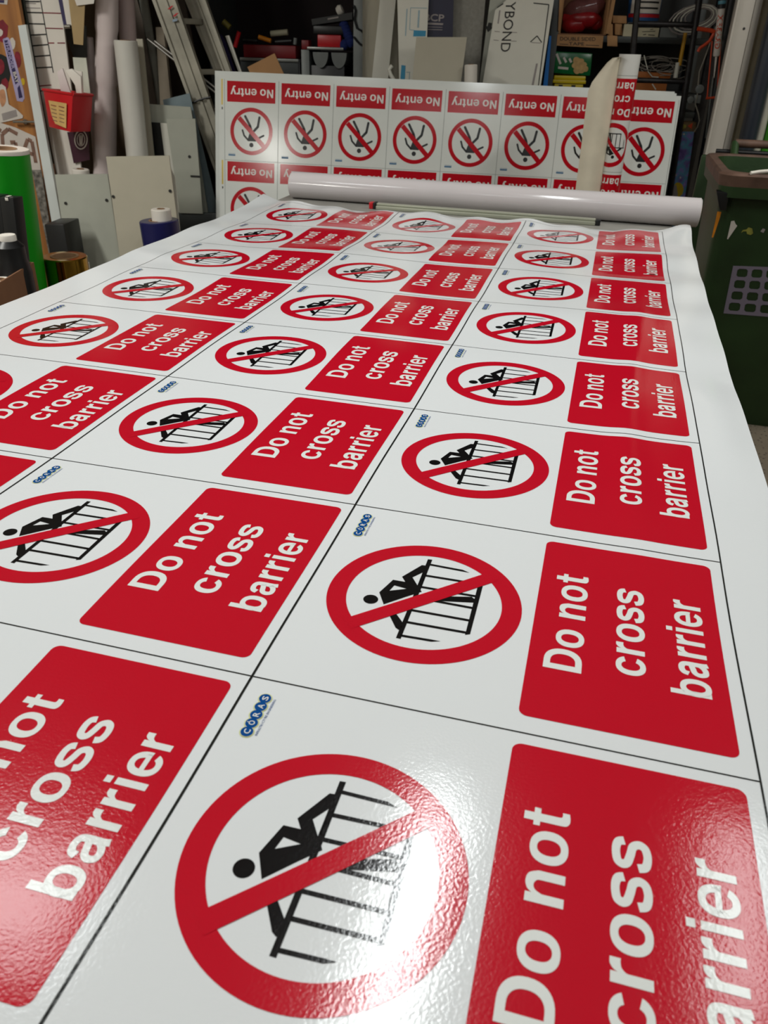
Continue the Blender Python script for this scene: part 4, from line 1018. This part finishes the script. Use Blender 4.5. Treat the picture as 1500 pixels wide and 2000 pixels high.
for px0, py0, px1, py1, dd, lab in ((1197,30,1224,45,.06,'small brown cardboard box, topmost beside the carton'), (1188,46,1197,69,.02,'thin upright brown cardboard box beside the carton'), (1201,46,1215,68,.05,'small cardboard box below the topmost box'), (1186,69,1206,90,-.012,'brown cardboard tag hanging on the shelf edge')):
    q = MB(); q.prism([hit(*p, SF+dd) for p in ((px0,py0),(px1,py0+1),(px1,py1+1),(px0,py1))], EY*(.1 if dd > 0 else .004), CARD); single(q, 'small_box', lab, 'box', None, .002)
t = thing('paint_bucket', 'blue bucket with a white label on the top shelf', 'bucket', W(S_(1255,50,SF), SF+.22, pz(1255, 42, SF+.1)))
a = W(S_(1256,30,SF+.2), SF+.2, zs1+.07); r = .095
bb = mat('bucket_blue', (40, 92, 150), .35); 
MB().lathe([(.001,0),(r*.92,0),(r*.94,.01),(r,.30),(r*1.05,.30),(r*1.05,.315),(.001,.315)], a, EZ, bb, 36).build('body', t)
q = MB()
def wrap(q, a0_, a1_, z0, z1, m, e=.002, n=14):
    pts = [(a0_ + (a1_-a0_)*k/n) for k in range(n+1)]
    f_ = lambda a_, z: a + EZ*z + (-EY*math.cos(R(a_)) + EX*math.sin(R(a_)))*(r*(.94 + .06*z/.3) + e)
    q.add([f_(a_, z) for z in (z0, z1) for a_ in pts], [(k, k+1, n+2+k, n+1+k) for k in range(n)], m)
wrap(q, -60, 60, .045, .16, PAPER); wrap(q, -70, 70, .025, .042, RED_P)
for k in range(3): wrap(q, -35+8*k, 45, .065+.028*k, .074+.028*k, INK, .003)
q.build('label', t, smooth=0, label='white printed label')
q = MB(); bbox(q, S_(1224,46,SF+.1), S_(1296,46,SF+.1), SF+.07, SF+.36, zs1+.065, zs1+.069, STEEL_D); bbox(q, S_(1224,46,SF+.1), S_(1226,46,SF+.1), SF+.07, SF+.36, zs1, zs1+.065, STEEL_D); bbox(q, S_(1294,46,SF+.1), S_(1296,46,SF+.1), SF+.07, SF+.36, zs1, zs1+.065, STEEL_D)
single(q, 'riser_shelf', 'low dark riser under the blue bucket', 'riser')
CREAMB = mat('cream_box', (186, 178, 150), .6)
for x0, x1, y0, lab, tx in ((1220,1240,47,'plain cream drawer box left of the rusty rack tube',None), (1248,1288,54,'cream drawer box with handwriting on the shelf','STEEL'), (1291,1325,54,'grey drawer box at the right end of the shelf',None)):
    q = MB(); d3 = SF + .02
    m = CREAMB if x0 < 1290 else STEEL_G
    q.prism([hit(x0,y0,d3), hit(x1,y0+.5,d3), V((hit(x1,y0,d3).x, hit(x1,y0,d3).y, zs1)), V((hit(x0,y0,d3).x, hit(x0,y0,d3).y, zs1))], EY*.04, m)
    if tx: bar(q, (1254,62), (1280,61), .003, d3, INK); bar(q, (1256,68), (1262,67), .004, d3, INK); bar(q, (1266,68), (1279,69), .004, d3, INK); bar(q, (1270,58), (1276,57), .003, d3, INK)
    single(q, 'drawer_box', lab, 'box', None, 0, 0)
# middle shelf
d4 = SF + .03
t0 = MB(); t0.prism([hit(*p, d4) for p in ((1084,100),(1158,104),(1153,149),(1080,143))], EY*.10, mat('green_wrapper', (18, 104, 54), .25, 0, .2, 10, .3, 20))
gp = single(t0, 'biscuit_pack', 'green wrapped biscuit pack on the yellow tub', 'biscuit pack', None, .008)
q = MB(); 
for k, (x, y) in enumerate(((1126,118),(1134,120),(1139,126),(1124,128),(1131,131),(1142,134),(1127,138),(1135,137))): blob(q, (x,y), 7, 6.5, mat('biscuit', (196, 160, 104), .7, 0, .15, 60), d4, -.002 - .0006*k, 12, .2, k)
for p in ([(1087,105),(1095,125)], [(1090,132),(1110,134)], [(1101,112),(1106,122)], [(1112,114),(1116,122)]): bar(q, p[0], p[1], .012, d4, STK_W, -.002)
q.build('print', gp, smooth=0, label='printed biscuits on the wrapper')
YEL = mat('yellow_plastic', (214, 188, 24), .35, 0, .05)
t = thing('yellow_tub', 'yellow plastic tub with a lid under the biscuit pack', 'tub', W(S_(1112,165,d4), d4+.1, zs3))
q = MB(); z_a, z_b, z_c = pz(1110,147,d4), pz(1110,156,d4), pz(1110,163,d4); s0, s1 = S_(1081,160,d4), S_(1143,160,d4)
bbox(q, s0+.008, s1-.008, d4+.008, d4+.2, zs3, z_c, YEL); bbox(MB(), s0, s1, d4, d4+.21, z_b, z_a-.002, YEL).build('lid', t, .005); bbox(MB(), s0-.004, s1+.004, d4-.004, d4+.214, z_c, z_b, YEL).build('rim', t, .003)
q.build('body', t, .004)
q = MB()
for x in (1095, 1120): bbox(q, S_(x-4,170,d4), S_(x+4,170,d4), d4+.005, d4+.009, pz(1110,173,d4), pz(1110,166,d4), BLACK_P)
q.build('latch', t)
ORB = mat('orange_brown_box', (168, 96, 36), .6, 0, .1)
d5 = SF + .02
zb1 = pz(1280, 156, d5)
q = MB(); q.prism([hit(*p, d5) for p in ((1240,139),(1312,143),(1308,155),(1236,153))], EY*.12, ORB); single(q, 'orange_box', 'upper orange brown box holding a wire tangle', 'box', None, .003)
q = MB(); a_, b__ = hit(1232,162,d5), hit(1303,163,d5); q.prism([a_, b__, V((b__.x, b__.y, zs3)), V((a_.x, a_.y, zs3))], EY*.14, ORB); bar(q, (1274,164), (1281,175), .006, d5, PANEL_W); single(q, 'orange_box', 'lower orange brown box behind the stacked boards', 'box', None, 0, 0)
rnd = random.Random(11); q = MB()
for k in range(11):
    c = hit(1270 + rnd.random()*40, 120 + rnd.random()*20, d5 + .05*rnd.random()); r_ = .035 + .05*rnd.random(); ph = rnd.random()*6; tl_ = rnd.random()*.8
    pts = [c + EX*(r_*1.6*math.cos(a_*.35+ph)) + EZ*(r_*.55*math.sin(a_*.35+ph)) + EY*(.03*math.sin(a_*.35*2+tl_)) for a_ in range(0, 17)]
    q.path(pts, .0022, mat('wire_grey', (150, 144, 136), .4), 6)
single(q, 'wire_tangle', 'tangle of grey wires above the orange brown box', 'wire')
q = MB(); q.path(ss_path([(1258,108),(1262,125),(1266,140),(1274,150),(1286,151)], d5-.01), .003, PANEL_W, 8); single(q, 'white_wire', 'single pale wire drooping over the orange box', 'wire')
stick('yellow_rod', 'slanting yellow tool rod on the middle shelf', 'rod', (1339,64), (1327,128), .010, mat('yellow_handle', (206, 152, 24), .4), None, SF-.06)
stick('white_tube_tool', 'short white tube below the yellow handle', 'tube', (1324,122), (1319,152), .012, PANEL_W, None, SF-.06)
# black tube rack in front of the shelves
RK = .30
f0, f1 = floor_down(hit(1246,0,RK), hit(1236,104,RK)), floor_down(hit(1366,0,RK), hit(1333,215,RK))
t = thing('tube_rack', 'black rusty metal tube rack in front of the shelving', 'rack', (f0 + f1)/2)
for a_, fl_ in (((1246,0), f0), ((1366,0), f1)):
    a0_ = hit(*a_, RK); q = MB(); q.tube(a0_ + (a0_ - fl_).normalized()*.5, fl_, .016, m=BLACK_M, n=16); q.build('upright', t)
for y in (47, 158, 300):
    f_ = lambda A_, B_, z: A_ + (B_ - A_)*((A_.z - z)/(A_.z - B_.z))
    z = pz(1290, y, RK); q = MB(); q.tube(f_(hit(1246,0,RK), f0, z), f_(hit(1366,0,RK), f1, z), .013, m=BLACK_M, n=16); q.build('crossbar', t)
# right end clutter
q = MB()
for k in range(5):
    r_ = .055 + .012*k; c = hit(1364 - 2*k, 32 + 1.5*k, SF-.03)
    q.path([c + EX*(r_*1.25*math.cos(a_*.42)) + EZ*(r_*.7*math.sin(a_*.42 + .3)) + EY*(.004*k) for a_ in range(0, 16)], .0042, PANEL_W if k % 2 else STK_G, 8)
single(q, 'cable_coil', 'coil of pale cable hanging at the right end of the shelves', 'cable')
q = MB(); q.path(ss_path([(1398,52),(1392,70),(1383,95),(1374,120),(1366,140),(1364,160),(1362,185),(1358,203),(1364,222),(1366,236),(1362,248),(1355,258)], .30), .0035, mat('grey_cable', (140, 134, 122), .5), 8); single(q, 'hanging_cable', 'long grey cable dangling beside the sealant gun', 'cable')
# sealant gun
SG = .22
t = thing('sealant_gun', 'orange sealant gun holding a white cartridge, hanging at the right', 'sealant gun', hit(1380,270,SG))
OG = mat('orange_metal', (206, 72, 36), .4)
a_, b__ = hit(1409,17,SG), hit(1399,110,SG); rr = (hit(1414,20,SG) - hit(1400.5,20,SG)).length/2; dirc = (b__ - a_).normalized(); Lc = (b__ - a_).length
CART = mat('cartridge_white', (220, 214, 206), .35)
cg = MB().lathe([(.001,0),(rr,0),(rr,Lc-.006),(rr*.8,Lc),(.001,Lc)], a_, dirc, CART, 28).build('cartridge', t, label='white sealant cartridge')
q = MB(); vs_, fs_ = text_mesh('GRABFIX', .025); fr_ = -(EY - dirc*EY.dot(dirc)).normalized(); sd_ = EX - dirc*EX.dot(dirc); sd_.normalize()
q.add([a_ + dirc*(Lc*(.84 - .72*x)) + (fr_*math.cos((y-.62)*1.5) + sd_*math.sin((y-.62)*1.5))*(rr+.001) for x, y in vs_], fs_, RED_P if False else OG); q.build('lettering', cg, smooth=0, recalc=False)
MB().lathe([(.001,0),(rr*.35,0),(rr*.15,.10),(.001,.10)], b__, dirc, CART, 16).build('nozzle', t)
MB().lathe([(.001,-.10),(rr*1.1,-.10),(rr*1.1,0),(.001,0)], a_, dirc, BLACK_P, 24).build('end_cap', t)
MB().lathe([(rr*1.12,-.035),(rr*1.16,-.03),(rr*1.16,-.025),(rr*1.12,-.02)], a_, dirc, mat('teal_ring', (90, 150, 170), .4), 24).build('band', t)
q = MB(); q.tube(hit(1391,80,SG), hit(1381,192,SG), .0035, m=OG, n=8); q.tube(hit(1408,80,SG), hit(1400,190,SG), .0035, m=OG, n=8); q.tube(hit(1379,192,SG), hit(1401,190,SG), .006, m=OG, n=8); q.build('cradle', t)
q = MB(); q.path(ss_path([(1362,56),(1378,58),(1390,60),(1396,63)], SG), .010, OG); q.build('handle', t)
q = MB(); q.path(ss_path([(1394,66),(1386,80),(1376,88),(1367,94),(1363,101)], SG), .008, OG); q.build('trigger', t)
MB().tube(hit(1393,150,SG), hit(1378,270,SG), .004, m=STEEL_G, n=10).build('plunger_rod', t)
px_roll('black_tube', 'black cylinder tube standing right of the sealant gun', 'tube', (1430,0), (1410,110), 9, .32, BLACK_P, up=.1)
# lock, small hardware, colourful picture
q = MB(); q.prism([hit(*p, .30) for p in ((1357,185),(1370,186),(1367,202),(1355,201))], EY*.03, STEEL_G); c = hit(1367,174,.29); q.tube(c, c + EY*.02, .022, m=STEEL_G); c = hit(1349,195,.29); q.tube(c, c + EY*.02, .018, m=STEEL_G)
single(q, 'padlock', 'grey metal lock hardware hanging beside the board stack', 'lock', None, .002)
GAL = bpy.data.materials.new('night_sky_print'); GAL.use_nodes = True; nt = GAL.node_tree; b = nt.nodes['Principled BSDF']; tc = nt.nodes.new('ShaderNodeTexCoord'); n1 = nt.nodes.new('ShaderNodeTexNoise'); n1.inputs['Scale'].default_value = 14; n1.inputs['Detail'].default_value = 7
r1 = nt.nodes.new('ShaderNodeValToRGB'); cr = r1.color_ramp; cr.elements[0].position = .3; cr.elements[0].color = (*lin((66, 58, 110)), 1); cr.elements[1].position = .75; cr.elements[1].color = (*lin((214, 214, 236)), 1)
for p_, c_ in ((.42, (124, 104, 170)), (.52, (96, 160, 190)), (.6, (150, 132, 206))): e_ = cr.elements.new(p_); e_.color = (*lin(c_), 1)
nt.links.new(tc.outputs['Object'], n1.inputs['Vector']); nt.links.new(n1.outputs['Fac'], r1.inputs['Fac']); nt.links.new(r1.outputs['Color'], b.inputs['Base Color']); b.inputs['Roughness'].default_value = .25
GP = .34
def _gp(q):
    blob(q, (1325,370), 10, 14, STK_Y, GP, -.0015, 18, .05, 2); poly(q, [(1311,365),(1321,361),(1324,380),(1316,392),(1307,392)], GP, STK_G, -.0025)
    for x, y in ((1331,262),(1336,262),(1320,342),(1329,347)): blob(q, (x,y), 1.6, 2, STK_W, GP, -.0015, 8, .1, 1)
slab('sky_poster', 'glossy purple and blue poster board right of the board stack', 'poster', [(1326,257),(1356,257),(1337,392),(1306,392)], GP, .006, GAL, True, extra=_gp)
q = MB(); a_, b__ = hit(1322,238,.38), hit(1360,239,.38); q.prism([a_, b__, hit(1359,258,.38), hit(1321,258,.38)], EY*.1, mat('olive_brown_box', (112, 88, 54), .6, 0, .3, 20)); blob(q, (1333,247), 8, 5, mat('olive_print', (150, 140, 60), .5), .38, -.0015, 12, .3, 3); poly(q, [(1343,246),(1353,240),(1351,252)], .38, OG)
single(q, 'small_carton', 'olive brown printed box above the purple poster board', 'box', None, 0, 0)

# aluminium post and rolls behind the bin
AP = -.10
def vert(px, py, d):
    p = hit(px, py, d); return p
t = thing('aluminium_post', 'wide aluminium post standing behind the green bin', 'post', V((hit(1440,100,AP).x, hit(1440,100,AP).y, 0)))
def vstrip(q, px0, px1, py, d, th, m, z1=CEIL):
    a_, b_ = hit(px0, py, d), hit(px1, py, d); g = lambda p, z: V((p.x, p.y, z))
    q.prism([g(a_, z1), g(b_, z1), g(b_, 0), g(a_, 0)], EY*th, m); return q
AL_W = mat('post_aluminium', (206, 200, 190), .35, .15, .05, 4)
vstrip(MB(), 1412.5, 1443, 150, AP, .05, AL_W).build('front_face', t, .003)
vstrip(MB(), 1443.5, 1457, 150, AP+.025, .05, AL_W).build('side_flange', t, .003)
vstrip(MB(), 1409.5, 1413.5, 150, AP-.015, .05, AL_W).build('edge_lip', t, .002)
q = MB(); c = hit(1453,56,AP); q.tube(c - EY*.002, c + EY*.002, .006, m=INK, n=12); q.build('screw_hole', t)
q = MB(); vstrip(q, 1458, 1474, 150, AP+.12, .03, mat('beige_channel', (176, 164, 140), .5)); single(q, 'beige_channel', 'beige channel strip standing right of the aluminium post', 'channel')
for px, py, rp_, m, lab, d_r in ((1459,275,16.5,mat('slate_film', (38, 44, 54), .35),'dark slate vinyl roll standing behind the bin',-.16), (1482,275,7.5,mat('silver_film', (196, 194, 180), .3, .3),'slim silver roll between the dark and green rolls behind the bin',-.16), (1508,275,17,mat('leaf_green_film', (60, 150, 30), .35),'green roll behind the bin at the right edge',-.16)):
    c = hit(px, py, d_r); r = (hit(px+rp_, py, d_r) - hit(px-rp_, py, d_r)).length/2
    roll('vinyl_roll', lab, 'vinyl roll', V((c.x, c.y, 0)), V((c.x, c.y, 1.9)), r, m, r*.4)
q = MB(); wp = ss_path([(1389,326),(1387,338),(1382,352),(1376,366),(1371,380),(1368,395)], -.35); q.path(wp + [V((wp[-1].x, wp[-1].y, .012))], .012, PANEL_W, 10); single(q, 'white_pipe', 'bent white plastic strip left of the bin rim', 'strip')

# ================================================================== green wheelie bin
t = thing('wheelie_bin', 'dirty dark green wheelie bin with its lid open, right of the table', 'wheelie bin', (1.675, 3.45, 0))
def rrect(x0, x1, y0, y1, z, r, n=5):
    out = []
    for cx, cy, a0_ in ((x1-r, y0+r, -90), (x1-r, y1-r, 0), (x0+r, y1-r, 90), (x0+r, y0+r, 180)):
        out += [V((cx + r*math.cos(R(a0_ + 90*k/n)), cy + r*math.sin(R(a0_ + 90*k/n)), z)) for k in range(n+1)]
    return out
def loft(q, loops, m, close0=False, close1=False):
    n = len(loops[0]); vs_ = [p for l in loops for p in l]
    fs_ = [(j*n+k, j*n+(k+1)%n, (j+1)*n+(k+1)%n, (j+1)*n+k) for j in range(len(loops)-1) for k in range(n)]
    if close0: fs_.append(tuple(range(n-1, -1, -1)))
    if close1: fs_.append(tuple((len(loops)-1)*n + k for k in range(n)))
    return q.add(vs_, fs_, m)
q = MB()
loft(q, [rrect(1.467, 1.927, 3.25, 3.66, 0.0, .05), rrect(1.462, 1.932, 3.245, 3.665, .02, .05), rrect(1.427, 1.967, 3.10, 3.72, .925, .05)], GREEN_B, True)
loft(q, [rrect(1.427, 1.967, 3.10, 3.72, .925, .05), rrect(1.442, 1.952, 3.13, 3.70, .96, .05), rrect(1.482, 1.912, 3.26, 3.65, .05, .05)], GREEN_B, False, True)
q.build('body', t)
q = MB(); loft(q, [rrect(1.422, 1.972, 3.095, 3.725, .915, .05), rrect(1.410, 1.984, 3.065, 3.735, .918, .055), rrect(1.408, 1.986, 3.060, 3.738, .955, .055)], GREEN_B); q.build('rim_skirt', t)
q = MB(); loft(q, [rrect(1.408, 1.986, 3.060, 3.738, .955, .055), rrect(1.402, 1.992, 3.050, 3.742, .992, .06), rrect(1.410, 1.984, 3.060, 3.738, 1.0, .06), rrect(1.438, 1.956, 3.095, 3.705, 1.0, .08), rrect(1.442, 1.952, 3.10, 3.70, .994, .08)], BROWN_R); loft(q, [rrect(1.442, 1.952, 3.10, 3.70, .994, .08), rrect(1.446, 1.948, 3.105, 3.695, .93, .08)], GREEN_B); q.build('rim', t, label='brown dirt covered rim')
q = MB(); q.tube((1.52, 3.80, 1.035), (1.88, 3.80, 1.035), .016, m=BROWN_R); 
for x in (1.52, 1.88): q.tube((x, 3.80, 1.035), (x, 3.73, .97), .016, m=GREEN_B)
q.build('handle', t)
q = MB(); q.tube((1.44, 3.66, .10), (1.91, 3.66, .10), .012, m=STEEL_G); q.build('axle', t)
for x in (1.41, 1.90): MB().tube((x, 3.70, .10), (x+.04, 3.70, .10), .10, m=BLACK_P, n=32).build('wheel', t)
q = MB(); q.prism([V((1.40, 3.83, .98)), V((1.95, 3.83, .98)), V((1.95, 3.93, .30)), V((1.40, 3.93, .30))], V((0, .03, 0)), GREEN_B); q.build('lid', t, .008)
q = MB(); q.tube((1.45, 3.80, 1.0), (1.90, 3.80, 1.0), .010, m=BLACK_P); q.build('hinge_rod', t)
# stickers on the sloping front
FA, FB_, FC = V((1.427, 3.10, .925)), V((1.967, 3.10, .925)), V((1.462, 3.245, .02))
fn_ = (FB_ - FA).cross(FC - FA).normalized(); fn_ = fn_ if fn_.y < 0 else -fn_
def fhit(px, py, e=.002):
    r = ray(px, py); o_ = FA + fn_*e; return CAM + r*((o_ - CAM).dot(fn_)/r.dot(fn_))
def fpoly(q, pts, m, e=.002, holes=()):
    loops = [[fhit(*p, e) for p in l] for l in [pts] + list(holes)]
    flat = [p for l in loops for p in l]; return q.add(flat, tessellate_polygon(loops), m)
LIL = mat('lilac_grey_sticker', (124, 116, 132), .5, 0, .06)
q = MB()
g0, g1, g2, g3 = V((1432,519)), V((1548,523)), V((1548,627)), V((1413,612))
hol = []
for r_ in range(4):
    for c_ in range(4):
        def bl(u, v):
            p = (g0.lerp(g1, u)).lerp(g3.lerp(V((1540,622)), u), v); return (p.x, p.y)
        u0, u1 = .085 + .245*c_ - .008*r_, .085 + .245*c_ + .175 - .008*r_; v0, v1 = .06 + .235*r_, .06 + .235*r_ + .165
        cu, cv = .03, .03
        hol.append([bl(u0+cu, v0), bl(u1-cu, v0), bl(u1, v0+cv), bl(u1, v1-cv), bl(u1-cu, v1), bl(u0+cu, v1), bl(u0, v1-cv), bl(u0, v0+cv)])
fpoly(q, [(g0.x,g0.y),(g1.x,g1.y),(1540,622),(g3.x,g3.y)], LIL, .002, hol); q.build('sticker', t, smooth=0, label='lilac grey grid sticker with rounded holes')
q = MB(); fpoly(q, [(1428,432),(1434,431),(1437,438),(1440,441),(1422,467),(1420,467)], STK_W); q.build('sticker', t, smooth=0, label='torn white sticker scrap')
q = MB(); fpoly(q, [(1447,455),(1451,449),(1458,448),(1462,444),(1469,446),(1471,456),(1466,459),(1459,457),(1458,452),(1452,452)], mat('olive_scrap', (140, 138, 60), .5, 0, .3, 40)); fpoly(q, [(1485,452),(1490,446),(1495,448),(1491,455)], STK_G); q.build('sticker', t, smooth=0, label='torn olive sticker scrap')
q = MB(); fpoly(q, [(1401,413),(1409,414),(1406,425),(1393,464),(1390,464),(1398,428)], mat('orange_streak', (214, 132, 24), .5, 0, .2, 30), .003); q.build('paint_drip', t, smooth=0, label='orange paint drip')
q = MB(); q.prism([fhit(*p, .03) for p in ((1399,374),(1425,377),(1418,412),(1405,411))], -fn_*.028, BLACK_P); q.build('catch', t, .003, label='black block under the rim')
q = MB(); q.path([V((1.50,3.058,1.003)), V((1.53,3.07,1.008)), V((1.57,3.066,1.014)), V((1.60,3.07,1.004))], .006, PAPER, 8); single(q, 'paper_scrap', 'white paper scrap lying on the bin rim', 'paper scrap')
q = MB(); q.lathe([(.001,0),(.014,0),(.016,.006),(.012,.012),(.001,.013)], V((1.70, 2.95, 0)), EZ, mat('lime_plastic', (196, 206, 40), .4), 16); single(q, 'lime_cap', 'tiny lime yellow cap on the concrete floor before the bin', 'cap')
